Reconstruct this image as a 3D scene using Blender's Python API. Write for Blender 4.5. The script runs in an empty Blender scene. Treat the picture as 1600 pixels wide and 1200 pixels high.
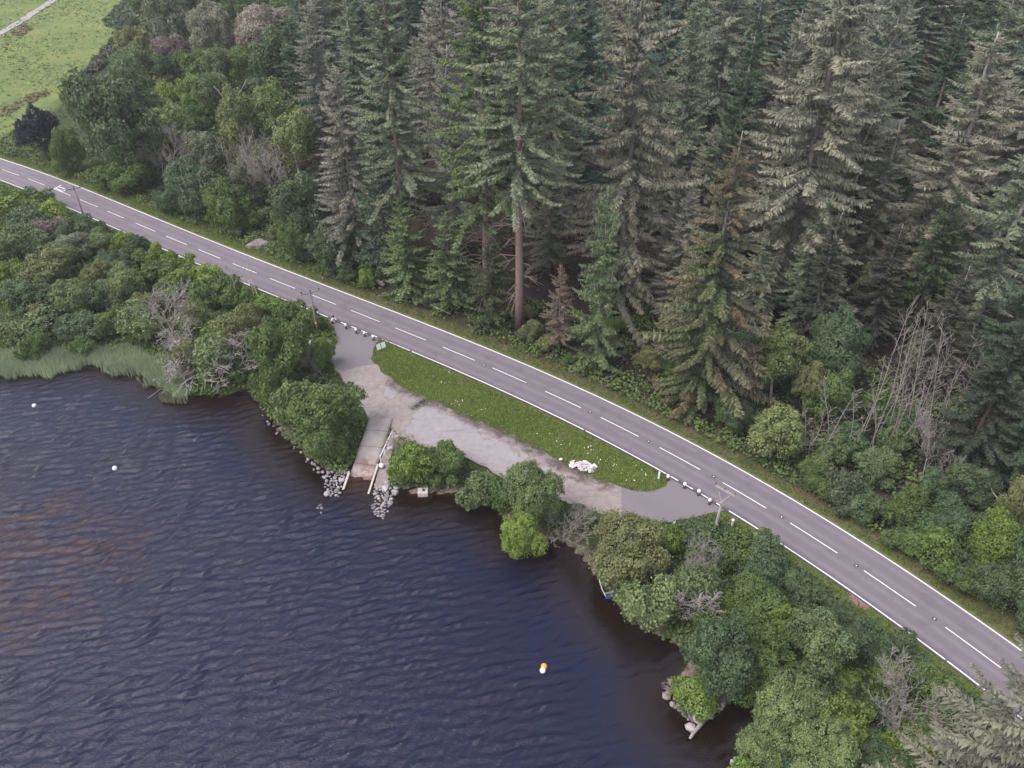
import bpy, math, random
import numpy as np
from mathutils import Vector, geometry
R = math.radians
rnd = random.Random(7)
rng = np.random.default_rng(11)
scene = bpy.context.scene
col = scene.collection

# ------------------------------------------------------------------ camera, sky, sun, exposure
CAM_H, PITCH, FPX = 65.0, R(37.0), 1280.0          # drone 65 m above the road
cd = bpy.data.cameras.new('camera'); cam = bpy.data.objects.new('camera', cd); col.objects.link(cam)
cd.sensor_width = 36.0; cd.lens = FPX / 1600 * 36.0; cd.clip_start = 1.0; cd.clip_end = 3000
cam.location = (0, 0, CAM_H); cam.rotation_euler = (math.pi / 2 - PITCH, 0, 0)
scene.camera = cam

SUN_EL, SUN_AZ = R(56), R(-115)                      # azimuth measured from +y towards +x
world = bpy.data.worlds.new('World'); scene.world = world; world.use_nodes = True
wn = world.node_tree.nodes; wl = world.node_tree.links
bg = wn['Background']; bg.inputs[1].default_value = 0.11
sky = wn.new('ShaderNodeTexSky'); sky.sky_type = 'NISHITA'; sky.sun_disc = False
sky.sun_elevation = SUN_EL; sky.sun_rotation = SUN_AZ; sky.air_density = 1.2; sky.dust_density = 4.0
hs = wn.new('ShaderNodeHueSaturation'); hs.inputs['Saturation'].default_value = 0.72
tint = wn.new('ShaderNodeMix'); tint.data_type = 'RGBA'; tint.blend_type = 'MULTIPLY'
tint.inputs[0].default_value = 1.0; tint.inputs[7].default_value = (1.0, 0.955, 1.0, 1)
wl.new(sky.outputs[0], hs.inputs['Color']); wl.new(hs.outputs[0], tint.inputs[6]); # thin even cloud over the clear sky
cloud = wn.new('ShaderNodeMix'); cloud.data_type = 'RGBA'; cloud.inputs[0].default_value = 0.55; cloud.inputs[7].default_value = (2.85, 2.84, 3.15, 1)
wl.new(tint.outputs[2], cloud.inputs[6]); wl.new(cloud.outputs[2], bg.inputs[0])
sd = bpy.data.lights.new('sun', 'SUN'); so = bpy.data.objects.new('sun', sd); col.objects.link(so)
sd.energy = 0.9; sd.angle = R(35); sd.color = (1.0, 0.95, 0.93)
sv = Vector((math.sin(SUN_AZ) * math.cos(SUN_EL), math.cos(SUN_AZ) * math.cos(SUN_EL), math.sin(SUN_EL)))
so.rotation_euler = sv.to_track_quat('Z', 'Y').to_euler(); so.location = (0, 100, 120)
scene.view_settings.view_transform = 'Standard'; scene.view_settings.look = 'None'
scene.view_settings.exposure = 1.80; scene.view_settings.gamma = 1.0
scene.view_settings.use_curve_mapping = False

# ------------------------------------------------------------------ helpers
def ray(px, py):
    x = (px - 800) / FPX; y = (py - 600) / FPX
    return (x, math.cos(PITCH) - y * math.sin(PITCH), -(math.sin(PITCH) + y * math.cos(PITCH)))
def plane(px, py, z=0.0):
    d = ray(px, py); t = (z - CAM_H) / d[2]
    return (d[0] * t, d[1] * t, z)
def nodes(mat):
    mat.use_nodes = True; nt = mat.node_tree; nt.nodes.clear(); return nt
class NT:
    def __init__(s, name):
        s.m = bpy.data.materials.new(name); s.nt = nodes(s.m)
        s.out = s.n('ShaderNodeOutputMaterial')
    def n(s, t, **kw):
        nd = s.nt.nodes.new(t)
        for k, v in kw.items(): setattr(nd, k, v)
        return nd
    def l(s, a, b): s.nt.links.new(a, b)
    def setin(s, sock, v):
        if hasattr(v, 'is_output'): s.l(v, sock)
        elif isinstance(v, (tuple, list)) and len(v) == 3 and sock.type == 'RGBA': sock.default_value = (*v, 1)
        else: sock.default_value = v
    def mix(s, f, a, b, blend='MIX'):
        nd = s.n('ShaderNodeMix', data_type='RGBA', blend_type=blend)
        s.setin(nd.inputs[0], f); s.setin(nd.inputs[6], a); s.setin(nd.inputs[7], b)
        return nd.outputs[2]
    def math(s, op, a, b=0.0, c=0.0, clamp=False):
        nd = s.n('ShaderNodeMath', operation=op, use_clamp=clamp)
        s.setin(nd.inputs[0], a); s.setin(nd.inputs[1], b); s.setin(nd.inputs[2], c)
        return nd.outputs[0]
    def ramp(s, v, lo, hi, a=0.0, b=1.0):
        nd = s.n('ShaderNodeMapRange', clamp=True)
        s.setin(nd.inputs[0], v)
        for i, q in enumerate((lo, hi, a, b)): nd.inputs[i + 1].default_value = q
        return nd.outputs[0]
    def attr(s, name): return s.n('ShaderNodeAttribute', attribute_name=name)
    def noise(s, scale, detail=4, rough=0.55, vec=None, dist=0.0):
        nd = s.n('ShaderNodeTexNoise'); nd.inputs['Scale'].default_value = scale
        nd.inputs['Detail'].default_value = detail; nd.inputs['Roughness'].default_value = rough
        nd.inputs['Distortion'].default_value = dist
        if vec is not None: s.l(vec, nd.inputs['Vector'])
        return nd.outputs[0]
    def pos(s): return s.n('ShaderNodeNewGeometry').outputs['Position']
    def stretch(s, vec, rz, sx, sy):
        nd = s.n('ShaderNodeMapping'); s.l(vec, nd.inputs[0])
        nd.inputs['Rotation'].default_value = (0, 0, rz); nd.inputs['Scale'].default_value = (sx, sy, 1)
        return nd.outputs[0]
    def bump(s, h, dist, strength=1.0):
        nd = s.n('ShaderNodeBump'); nd.inputs['Strength'].default_value = strength
        nd.inputs['Distance'].default_value = dist; s.l(h, nd.inputs['Height']); return nd.outputs[0]
    def princ(s, color, rough=0.8, normal=None, spec=0.3, metal=0.0):
        nd = s.n('ShaderNodeBsdfPrincipled'); s.setin(nd.inputs['Base Color'], color)
        s.setin(nd.inputs['Roughness'], rough); nd.inputs['Specular IOR Level'].default_value = spec
        nd.inputs['Metallic'].default_value = metal
        if normal is not None: s.l(normal, nd.inputs['Normal'])
        s.l(nd.outputs[0], s.out.inputs[0]); return s.m

def flat_mat(name, c, rough=0.7, var=0.25, scale=6.0, metal=0.0):
    t = NT(name); n = t.noise(scale, 5, 0.6, t.pos())
    d = tuple(q * (1 - var) for q in c); b = tuple(min(1, q * (1 + var)) for q in c)
    return t.princ(t.mix(t.ramp(n, 0.3, 0.7), d, b), rough, metal=metal)

def mesh_np(name, V, faces, mat=None, attrs=None, smooth=False):
    """faces: list of (n,k) int arrays"""
    me = bpy.data.meshes.new(name)
    V = np.asarray(V, np.float32)
    faces = [np.asarray(f, np.int32) for f in faces if len(f)]
    me.vertices.add(len(V)); me.vertices.foreach_set('co', V.ravel())
    nl = sum(f.size for f in faces); npoly = sum(len(f) for f in faces)
    me.loops.add(nl); me.polygons.add(npoly)
    me.loops.foreach_set('vertex_index', np.concatenate([f.ravel() for f in faces]))
    tot = np.concatenate([np.full(len(f), f.shape[1], np.int32) for f in faces])
    st = np.concatenate([[0], np.cumsum(tot)[:-1]]).astype(np.int32)
    me.polygons.foreach_set('loop_start', st); me.polygons.foreach_set('loop_total', tot)
    if smooth: me.polygons.foreach_set('use_smooth', np.ones(npoly, bool))
    for k, a in (attrs or {}).items():
        at = me.attributes.new(k, 'FLOAT', 'POINT'); at.data.foreach_set('value', np.asarray(a, np.float32))
    me.update(); me.validate()
    if mat: me.materials.append(mat)
    return me

class MB:
    """collects simple solids into one mesh"""
    def __init__(s): s.V = []; s.F = []; s.k = 0; s.var = []
    def add(s, V, F):
        s.V.extend([tuple(v) for v in V]); s.F.extend([tuple(i + s.k for i in f) for f in F]); s.k = len(s.V); return s
    def box(s, c, size, rz=0.0, tilt=0.0, bev=0.0):
        x, y, z = (q / 2 for q in size); pts = []
        for dz in (-z, z):
            for dx, dy in ((-x, -y), (x, -y), (x, y), (-x, y)):
                X, Y, Z = dx, dy, dz
                Y, Z = Y * math.cos(tilt) - Z * math.sin(tilt), Y * math.sin(tilt) + Z * math.cos(tilt)
                pts.append((c[0] + X * math.cos(rz) - Y * math.sin(rz), c[1] + X * math.sin(rz) + Y * math.cos(rz), c[2] + Z))
        return s.add(pts, [(3, 2, 1, 0), (4, 5, 6, 7), (0, 1, 5, 4), (1, 2, 6, 5), (2, 3, 7, 6), (3, 0, 4, 7)])
    def tube(s, pts, rad, n=5, cap=True):
        pts = [Vector(p) for p in pts]; V = []; F = []
        if not hasattr(rad, '__len__'): rad = [rad] * len(pts)
        up = Vector((0.13, 0.27, 1)).normalized()
        for i, p in enumerate(pts):
            t = (pts[min(i + 1, len(pts) - 1)] - pts[max(i - 1, 0)]).normalized()
            a = t.cross(up)
            if a.length < 1e-3: a = t.cross(Vector((1, 0, 0)))
            a.normalize(); b = t.cross(a)
            for k in range(n):
                w = 2 * math.pi * k / n
                V.append(p + (a * math.cos(w) + b * math.sin(w)) * rad[i])
        for i in range(len(pts) - 1):
            for k in range(n):
                k2 = (k + 1) % n
                F.append((i * n + k, i * n + k2, (i + 1) * n + k2, (i + 1) * n + k))
        if cap:
            F.append(tuple(range(n - 1, -1, -1))); F.append(tuple(range((len(pts) - 1) * n, len(pts) * n)))
        return s.add(V, F)
    def lathe(s, prof, n=12, c=(0, 0, 0)):
        V = []; F = []
        for r, z in prof:
            for k in range(n):
                w = 2 * math.pi * k / n; V.append((c[0] + r * math.cos(w), c[1] + r * math.sin(w), c[2] + z))
        for i in range(len(prof) - 1):
            for k in range(n):
                k2 = (k + 1) % n; F.append((i * n + k, i * n + k2, (i + 1) * n + k2, (i + 1) * n + k))
        F.append(tuple(range(n - 1, -1, -1))); F.append(tuple(range((len(prof) - 1) * n, len(prof) * n)))
        return s.add(V, F)
    def mesh(s, name, mat=None, smooth=False):
        me = bpy.data.meshes.new(name); me.from_pydata(s.V, [], s.F); me.update()
        if smooth: me.polygons.foreach_set('use_smooth', np.ones(len(me.polygons), bool))
        if mat: me.materials.append(mat)
        return me
def link(name, me, parent=None, loc=None, rz=None, scale=None, color=None):
    o = bpy.data.objects.new(name, me); col.objects.link(o)
    if parent: o.parent = parent
    if loc is not None: o.location = loc
    if rz is not None: o.rotation_euler = rz if hasattr(rz, '__len__') else (0, 0, rz)
    if scale is not None: o.scale = scale if hasattr(scale, '__len__') else (scale,) * 3
    if color is not None: o.color = (*color, 1)
    return o
def tag(o, label=None, cat=None, group=None, kind=None):
    if label: o['label'] = label
    if cat: o['category'] = cat
    if group: o['group'] = group
    if kind: o['kind'] = kind
    return o
def thing(name, label, cat, loc, rz=0.0, group=None):
    o = link(name, None, None, loc, rz); o.empty_display_size = 0.3
    return tag(o, label, cat, group)
def copy_tree(o, parent=None):
    c = o.copy(); col.objects.link(c)
    if parent: c.parent = parent
    for ch in o.children: copy_tree(ch, c)
    return c

# ------------------------------------------------------------------ plan of the place (metres)
U_PX = [(0,245),(136,300),(400,404.5),(800,562),(888,600),(1000,650),(1200,756.5),(1428,900),(1600,1024)]
L_PX = [(51,300),(220,371),(400,447),(510,494),(597,529),(760,600),(800,617),(912,672),(1042,741),(1140,797),(1200,835),(1298,900),(1479,1029),(1580,1106)]
u = np.array([plane(*p)[:2] for p in U_PX]); l = np.array([plane(*p)[:2] for p in L_PX])
pu = np.polyfit(u[:, 0] / 100, u[:, 1], 4); pl_ = np.polyfit(l[:, 0] / 100, l[:, 1], 4)
sx = np.linspace(-100, 44, 60)
pc = np.polyfit(sx / 100, (np.polyval(pu, sx / 100) + np.polyval(pl_, sx / 100)) / 2, 5)
xs = np.linspace(-104, 47, 76); ys = np.polyval(pc, xs / 100)
cl = np.stack([xs, ys], 1)
d0 = cl[0] - cl[3]; d0 /= np.linalg.norm(d0); d1 = cl[-1] - cl[-4]; d1 /= np.linalg.norm(d1)
CL = np.vstack([[cl[0] + d0 * k for k in (400, 200, 100, 50, 25)], cl, [cl[-1] + d1 * k for k in (12, 25, 50, 100, 200)]])
HALF = 3.28
def seg_dist(P, poly, closed=False):
    """distance, signed side (left of direction +), arclength to a polyline"""
    P = np.asarray(P, float); best = np.full(len(P), 1e9); side = np.zeros(len(P)); arc = np.zeros(len(P)); acc = 0.0
    n = len(poly)
    for i in range(n if closed else n - 1):
        A = np.asarray(poly[i], float); B = np.asarray(poly[(i + 1) % n], float); ab = B - A; L2 = ab @ ab
        t = np.clip(((P - A) @ ab) / L2, 0, 1); q = A + t[:, None] * ab
        d = np.hypot(P[:, 0] - q[:, 0], P[:, 1] - q[:, 1]); m = d < best
        best[m] = d[m]; c = ab[0] * (P[:, 1] - A[1]) - ab[1] * (P[:, 0] - A[0])
        side[m] = np.sign(c)[m]; arc[m] = (acc + t * math.sqrt(L2))[m]; acc += math.sqrt(L2)
    return best, side, arc
def inside(P, poly):
    P = np.asarray(P, float); x, y = P[:, 0], P[:, 1]; r = np.zeros(len(P), bool); n = len(poly)
    for i in range(n):
        x1, y1 = poly[i]; x2, y2 = poly[(i + 1) % n]
        if y1 == y2: continue
        c = ((y1 > y) != (y2 > y)) & (x < (x2 - x1) * (y - y1) / (y2 - y1) + x1)
        r ^= c
    return r
WZ = -1.3
SH_PX = [(-260,590),(-60,575),(0,566),(70,570),(140,562),(200,572),(250,590),(292,618),(335,622),(385,612),(412,645),(440,682),(478,712),(500,732),(520,742),(545,742),(582,749),(604,757),(622,764),(640,772),(700,772),(740,782),(775,800),(800,826),(845,838),(880,848),(908,872),(925,900),(955,936),(1000,985),(1040,1002),(1060,1013),(1070,1035),(1058,1060),(1045,1085),(1048,1105),(1066,1122),(1090,1134),(1128,1112),(1150,1092),(1172,1085),(1190,1105),(1180,1140),(1166,1165),(1156,1195),(1150,1240),(1160,1330)]
shore = [plane(x, y, WZ)[:2] for x, y in SH_PX]
WATER = shore + [(60, -200), (-700, -200), (-700, shore[0][1])]
shore_line = [(-700, shore[0][1])] + shore + [(60, -200)]
LAY_PX = [(511,495),(540,505.5),(570,518),(594,528),(583,546),(582,560),(596,580),(622,600),(660,618),(705,638),(760,663),(820,688),(858,709),(882,722),(906,737),(950,754),(990,767),(1020,769),(1040,760),(1047,745),(1090,769),(1138,797),(1112,803),(1075,812),(1045,818),(1010,812),(975,806),(935,800),(905,788),(875,775),(830,760),(795,746),(760,728),(735,714),(700,701),(665,693),(640,686),(622,676),(613,668),(612,655),(577,653),(568,640),(552,615),(530,585),(521,572),(514,560),(519,545),(528,535),(523,515)]
LAYBY = [plane(x, y, -0.05)[:2] for x, y in LAY_PX]
ISL_PX = [(594,528),(583,546),(582,560),(596,580),(622,600),(660,618),(705,638),(760,663),(820,688),(858,709),(882,722),(906,737),(950,754),(990,767),(1020,769),(1040,760),(1047,745)]
ISLAND = [plane(x, y, 0)[:2] for x, y in ISL_PX]
# slipway: top edge and foot
SL_TL, SL_TR = np.array(plane(577, 653, -0.1)[:2]), np.array(plane(613, 655, -0.1)[:2])
SL_BL, SL_BR = np.array(plane(547, 742, WZ)[:2]), np.array(plane(583, 748, WZ)[:2])
def slip_pt(s, t):      # s across 0..1, t down 0..1 at the waterline, >1 under water
    a = SL_TL + (SL_TR - SL_TL) * s; b = SL_BL + (SL_BR - SL_BL) * s
    p = a + (b - a) * t
    return (p[0], p[1], -0.1 + (WZ + 0.1) * t)
SLIP = [slip_pt(-.03, -.02)[:2], slip_pt(1.03, -.02)[:2], slip_pt(1.03, 1.55)[:2], slip_pt(-.03, 1.55)[:2]]
FIELD_PX = [(-300,-90),(275,-90),(252,0),(190,50),(158,95),(125,135),(95,165),(72,190),(32,212),(-20,235),(-200,235)]
FIELD = [plane(x, y, 0)[:2] for x, y in FIELD_PX]

def smooth(t): t = np.clip(t, 0, 1); return t * t * (3 - 2 * t)
def terrain(P, full=False):
    P = np.atleast_2d(np.asarray(P, float))
    dr, side, arc = seg_dist(P, CL)
    # polyline runs left to right, so its left side (+) is the forest
    ds, _, _ = seg_dist(P, shore_line); wat = inside(P, WATER)
    north = side > 0
    z = np.zeros(len(P))
    e = np.maximum(dr - 4.2, 0)
    t = ds / (ds + e + 1e-6)
    zs = WZ + (-WZ - 0.04) * smooth(t * 1.6) + 0.0
    lump = (np.sin(P[:, 0] * .9 + 1.3 * np.sin(P[:, 1] * .5)) * np.cos(P[:, 1] * .8 + .7 * np.sin(P[:, 0] * .43))) * 0.12
    off = smooth((dr - 5) / 4)
    hill = smooth((P[:, 0] + .47 * P[:, 1]) / 45 + .15)
    zn = -0.04 + 0.09 * np.clip(dr - 14, 0, 260) * hill + lump * off * 2
    infld = inside(P, FIELD)
    z = np.where(north, zn, zs + lump * off * smooth(ds / 3) * .6)
    bedn = np.sin(P[:, 0] * .7) * np.sin(P[:, 1] * .6 + 1) * .15
    zw = WZ - 0.03 - np.minimum(0.10 * ds + .26 * np.maximum(ds - 1.5, 0), 6.0) + bedn * smooth(ds / 4)
    z = np.where(wat & ~north, zw, z)
    z = np.where(dr < 4.2, -0.04, z)
    if full: return z, dr, north, ds, wat, infld
    return z
gx = np.unique(np.concatenate([np.arange(-900, -200, 35), np.arange(-200, -90, 2.2), np.arange(-90, 62, .8), np.arange(62, 220, 2.6), np.arange(220, 900, 35)]))
gy = np.unique(np.concatenate([np.arange(-300, 20, 16), np.arange(20, 132, .8), np.arange(132, 340, 2.6), np.arange(340, 1300, 40)]))
_X, _Y = np.meshgrid(gx, gy); GP = np.stack([_X.ravel(), _Y.ravel()], 1)
GT = terrain(GP, True); GZ = GT[0].reshape(len(gy), len(gx))
def H(x, y):
    i = min(max(int(np.searchsorted(gx, x)) - 1, 0), len(gx) - 2); j = min(max(int(np.searchsorted(gy, y)) - 1, 0), len(gy) - 2)
    u = min(max((x - gx[i]) / (gx[i + 1] - gx[i]), 0), 1); v = min(max((y - gy[j]) / (gy[j + 1] - gy[j]), 0), 1)
    return float((GZ[j, i] * (1 - u) + GZ[j, i + 1] * u) * (1 - v) + (GZ[j + 1, i] * (1 - u) + GZ[j + 1, i + 1] * u) * v)
def at(px, py, dz=0.0):
    z = 0.0
    for _ in range(12):
        p = plane(px, py, z + dz); z = 0.5 * z + 0.5 * H(p[0], p[1])
    p = plane(px, py, z + dz)
    return Vector((p[0], p[1], z))
def pxscale(p, dz=0.0):
    dy = p[1]; dh = CAM_H - (p[2] + dz)
    depth = dy * math.cos(PITCH) + dh * math.sin(PITCH)
    return FPX / depth, math.atan2(dh, math.hypot(p[0], dy))

# ------------------------------------------------------------------ materials
def mat_terrain():
    t = NT('ground_cover'); p = t.pos()
    n1 = t.noise(0.35, 5, .6, p); n2 = t.noise(2.2, 4, .6, p); n3 = t.noise(0.06, 3, .5, p); n4 = t.noise(9, 3, .6, p)
    scrub = t.mix(t.ramp(n2, .35, .65), (.030, .042, .016), (.055, .075, .028))
    floor = t.mix(t.ramp(n1, .35, .65), (.020, .017, .014), (.046, .034, .031))
    floor = t.mix(t.ramp(n2, .62, .72), floor, (.04, .055, .02))
    verge = t.mix(t.ramp(n2, .35, .65), (.062, .088, .020), (.115, .140, .036))
    verge = t.mix(t.ramp(n1, .55, .70), verge, (.14, .12, .07))
    fld = t.mix(t.ramp(n1, .38, .62), (.090, .135, .046), (.155, .190, .064))
    fld = t.mix(t.ramp(n3, .48, .66, 0, .7), fld, (.20, .215, .075))
    fld = t.mix(t.ramp(n2, .46, .66, 0, .75), fld, (.075, .108, .042))
    sp = t.stretch(p, R(-40), .05, .18); heath = t.noise(1.0, 4, .6, sp)
    fld = t.mix(t.ramp(heath, .60, .68, 0, .7), fld, (.13, .11, .07))
    stone = t.mix(t.ramp(n4, .35, .65), (.12, .09, .075), (.26, .21, .19))
    bed = t.mix(t.ramp(n1, .4, .65), (.026, .016, .012), (.070, .044, .034))
    ground = t.mix(t.attr('forest').outputs['Fac'], scrub, floor)
    ground = t.mix(t.math('MULTIPLY', t.attr('soil').outputs['Fac'], t.ramp(n1, .3, .6)), ground, t.mix(n2, (.10, .065, .055), (.17, .11, .095)))
    ground = t.mix(t.attr('verge').outputs['Fac'], ground, verge)
    ground = t.mix(t.attr('field').outputs['Fac'], ground, fld)
    ground = t.mix(t.attr('gravel').outputs['Fac'], ground, stone)
    ground = t.mix(t.attr('bed').outputs['Fac'], ground, bed)
    return t.princ(ground, .95, t.bump(n4, .12, .8), spec=.15)
def mat_road():
    t = NT('asphalt'); p = t.pos(); a = t.attr('across').outputs['Fac']
    n = t.noise(30, 3, .7, p); n2 = t.noise(.5, 5, .6, p)
    c = t.mix(t.ramp(n, .3, .7), (.118, .103, .118), (.158, .140, .158))
    # paler worn wheel tracks between darker bands
    w = t.math('ABSOLUTE', a); tr = t.math('ABSOLUTE', t.math('SUBTRACT', t.math('ABSOLUTE', t.math('SUBTRACT', w, .5)), .24))
    c = t.mix(t.ramp(tr, .14, .02, 0, .45), c, (.190, .174, .187))
    c = t.mix(t.ramp(n2, .5, .72, 0, .5), c, (.098, .085, .098))
    c = t.mix(t.ramp(a, .72, .98, 0, .25), c, (.09, .074, .095))
    sp = t.stretch(p, R(38), .08, 5.0); st = t.noise(1.0, 4, .6, sp)
    c = t.mix(t.ramp(st, .55, .75, 0, .22), c, (.19, .175, .185))
    return t.princ(c, .8, t.bump(n, .01, .5), spec=.35)
def mat_paint():
    t = NT('road_paint'); p = t.pos(); n = t.noise(14, 4, .7, p)
    return t.princ(t.mix(t.ramp(n, .36, .48), (.42, .40, .42), (.74, .73, .74)), .6)
def mat_layby():
    t = NT('worn_tarmac'); p = t.pos()
    n1 = t.noise(.45, 6, .62, p, .5); n2 = t.noise(1.6, 5, .6, p); n3 = t.noise(14, 3, .7, p); n4 = t.noise(4.5, 4, .65, p)
    sand = t.mix(t.ramp(n2, .3, .7), (.200, .168, .160), (.272, .238, .228))
    sand = t.mix(t.ramp(n1, .56, .64, 0, .55), sand, (.165, .128, .118))
    pale = t.mix(t.ramp(n2, .3, .7), (.222, .202, .212), (.272, .252, .262))
    tar = t.mix(t.ramp(n3, .3, .7), (.140, .128, .138), (.182, .168, .178))
    f = t.math('ADD', t.attr('pale').outputs['Fac'], t.math('MULTIPLY', t.math('SUBTRACT', n1, .5), 1.5))
    f = t.math('ADD', f, t.math('MULTIPLY', t.math('SUBTRACT', n4, .5), .45))
    c = t.mix(t.ramp(f, .46, .52), sand, pale)
    edge = t.math('MULTIPLY', t.ramp(f, .38, .46), t.ramp(f, .52, .47))
    c = t.mix(t.math('MULTIPLY', edge, .6), c, (.145, .108, .10))
    a = t.math('ADD', t.attr('apron').outputs['Fac'], t.math('MULTIPLY', t.math('SUBTRACT', n4, .5), .5))
    c = t.mix(t.ramp(a, .45, .52), c, tar)
    crack = t.math('MULTIPLY', t.ramp(a, .38, .46), t.ramp(a, .54, .47)); c = t.mix(t.math('MULTIPLY', crack, .4), c, (.075, .062, .064))
    m = t.math('ADD', t.attr('mud').outputs['Fac'], t.math('MULTIPLY', t.math('SUBTRACT', n1, .53), 2.6))
    m = t.math('ADD', m, t.math('MULTIPLY', t.math('SUBTRACT', n4, .5), .8))
    m = t.math('MULTIPLY', m, t.ramp(t.attr('mud').outputs['Fac'], .02, .3))
    c = t.mix(t.ramp(m, .38, .95, 0, .88), c, t.mix(n4, (.045, .036, .035), (.10, .078, .072)))
    rut = t.noise(1.0, 3, .6, t.stretch(p, R(33), .10, 1.6)); c = t.mix(t.ramp(rut, .56, .70, 0, .35), c, (.150, .126, .122))
    wet = t.attr('wet').outputs['Fac']
    c = t.mix(t.math('MULTIPLY', wet, t.ramp(n2, .3, .5)), c, (.028, .022, .023))
    c = t.mix(t.ramp(n3, .6, .75, 0, .3), c, (.13, .11, .108))
    return t.princ(c, .9, t.bump(n3, .02, .6), spec=.2)
def mat_concrete():
    t = NT('slip_concrete'); p = t.pos(); n1 = t.noise(.6, 5, .65, p); n2 = t.noise(9, 4, .7, p)
    c = t.mix(t.ramp(n1, .35, .65), (.215, .185, .178), (.30, .268, .258))
    c = t.mix(t.ramp(n2, .55, .75, 0, .4), c, (.18, .15, .14))
    c = t.mix(t.attr('damp').outputs['Fac'], c, t.mix(t.ramp(n1, .45, .55), (.15, .085, .07), (.30, .24, .22)))
    return t.princ(c, .85, t.bump(n2, .02, .5))
def mat_water():
    t = NT('loch_water'); p = t.pos(); dep = t.attr('depth').outputs['Fac']; chop = t.attr('chop').outputs['Fac']
    v = t.stretch(p, WAVE_ROT, 1.0, 2.6)
    n1 = t.noise(1.1, 4, .65, v, .4); n2 = t.noise(3.6, 3, .6, v)
    h = t.math('ADD', t.math('MULTIPLY', n1, .30), t.math('MULTIPLY', n2, .26)); h = t.math('MULTIPLY', h, chop)
    nrm = t.bump(h, .30, 1.0)
    murk = t.mix(t.ramp(t.noise(.09, 3, .6, p), .45, .7), (.0045, .0062, .025), (.008, .0068, .021))
    murk = t.mix(t.ramp(dep, 0.3, 2.2), (.014, .009, .008), murk)
    murk = t.mix(t.math('MULTIPLY', t.attr('silt').outputs['Fac'], t.ramp(t.noise(.35, 4, .6, v), .42, .66)), murk, (.028, .013, .012))
    dif = t.n('ShaderNodeBsdfDiffuse'); t.l(murk, dif.inputs[0])
    tr = t.n('ShaderNodeBsdfTransparent'); tr.inputs[0].default_value = (.50, .38, .31, 1)
    under = t.n('ShaderNodeMixShader'); t.l(t.ramp(dep, 0.0, .95, .10, 1.0), under.inputs[0]); t.l(tr.outputs[0], under.inputs[1]); t.l(dif.outputs[0], under.inputs[2])
    gl = t.n('ShaderNodeBsdfGlossy'); gl.inputs['Roughness'].default_value = .035; t.l(nrm, gl.inputs['Normal'])
    fr = t.n('ShaderNodeFresnel'); fr.inputs['IOR'].default_value = 1.42; t.l(nrm, fr.inputs['Normal'])
    mx = t.n('ShaderNodeMixShader'); t.l(fr.outputs[0], mx.inputs[0]); t.l(under.outputs[0], mx.inputs[1]); t.l(gl.outputs[0], mx.inputs[2])
    t.l(mx.outputs[0], t.out.inputs[0]); return t.m
def mat_leaf(name, needle=False, tip=None):
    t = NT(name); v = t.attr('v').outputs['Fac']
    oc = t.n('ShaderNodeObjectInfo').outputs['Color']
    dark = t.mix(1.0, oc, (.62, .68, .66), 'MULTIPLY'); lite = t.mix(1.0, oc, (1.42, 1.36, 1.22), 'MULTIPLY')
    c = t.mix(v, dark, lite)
    if tip: c = t.mix(t.ramp(t.attr('tip').outputs['Fac'], .45, .95, 0, .85), c, tip)
    d = t.n('ShaderNodeBsdfPrincipled'); t.l(c, d.inputs['Base Color']); d.inputs['Roughness'].default_value = .6; d.inputs['Specular IOR Level'].default_value = .25
    tl = t.n('ShaderNodeBsdfTranslucent'); t.l(c, tl.inputs[0])
    mx = t.n('ShaderNodeMixShader'); mx.inputs[0].default_value = .2 if needle else .3
    t.l(d.outputs[0], mx.inputs[1]); t.l(tl.outputs[0], mx.inputs[2]); t.l(mx.outputs[0], t.out.inputs[0]); return t.m
def mat_bark():
    t = NT('bark'); oc = t.n('ShaderNodeObjectInfo').outputs['Color']
    tc = t.n('ShaderNodeTexCoord').outputs['Object']
    n = t.noise(9, 4, .7, tc); c = t.mix(t.ramp(n, .3, .7), t.mix(1.0, oc, (.6, .58, .56), 'MULTIPLY'), t.mix(1.0, oc, (1.25, 1.25, 1.25), 'MULTIPLY'))
    return t.princ(c, .9, spec=.15)
def mat_rock():
    t = NT('rock'); tc = t.pos(); n = t.noise(3, 5, .65, tc); n2 = t.noise(.8, 3, .5, tc)
    oc = t.n('ShaderNodeObjectInfo').outputs['Color']
    c = t.mix(t.ramp(n, .3, .7), t.mix(1.0, oc, (.6, .6, .6), 'MULTIPLY'), t.mix(1.0, oc, (1.2, 1.2, 1.2), 'MULTIPLY'))
    return t.princ(c, .9, t.bump(n, .08, .7))

M_TERR, M_ROAD, M_PAINT, M_LAY, M_CONC = mat_terrain(), mat_road(), mat_paint(), mat_layby(), mat_concrete()
a_, b_ = np.array(plane(100, 800, WZ)[:2]), np.array(plane(210, 768, WZ)[:2])
CREST = math.atan2(*(b_ - a_)[::-1]); WAVE_ROT = -CREST
M_WATER = mat_water()
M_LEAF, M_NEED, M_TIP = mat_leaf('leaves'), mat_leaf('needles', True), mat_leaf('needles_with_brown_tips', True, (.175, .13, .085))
M_BARK, M_ROCK = mat_bark(), mat_rock()
M_WHITE = flat_mat('white_painted', (.78, .77, .78), .5, .08)
M_BLACK = flat_mat('black_painted', (.03, .03, .033), .5, .2)
M_GREY = flat_mat('grey_metal', (.38, .38, .40), .5, .2, 8, .3)
M_POLE = flat_mat('weathered_pole', (.20, .175, .155), .85, .3, 3)
M_POLEG = flat_mat('silvered_pole', (.27, .26, .25), .8, .25, 3)
M_YEL = flat_mat('yellow_plate', (.62, .50, .10), .5, .1)
M_RED = flat_mat('red_insulator', (.22, .07, .055), .5, .2)
M_BLUE = flat_mat('blue_paint', (.05, .13, .36), .5, .3)
M_HULL = flat_mat('dark_hull', (.03, .028, .032), .6, .3)
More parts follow.
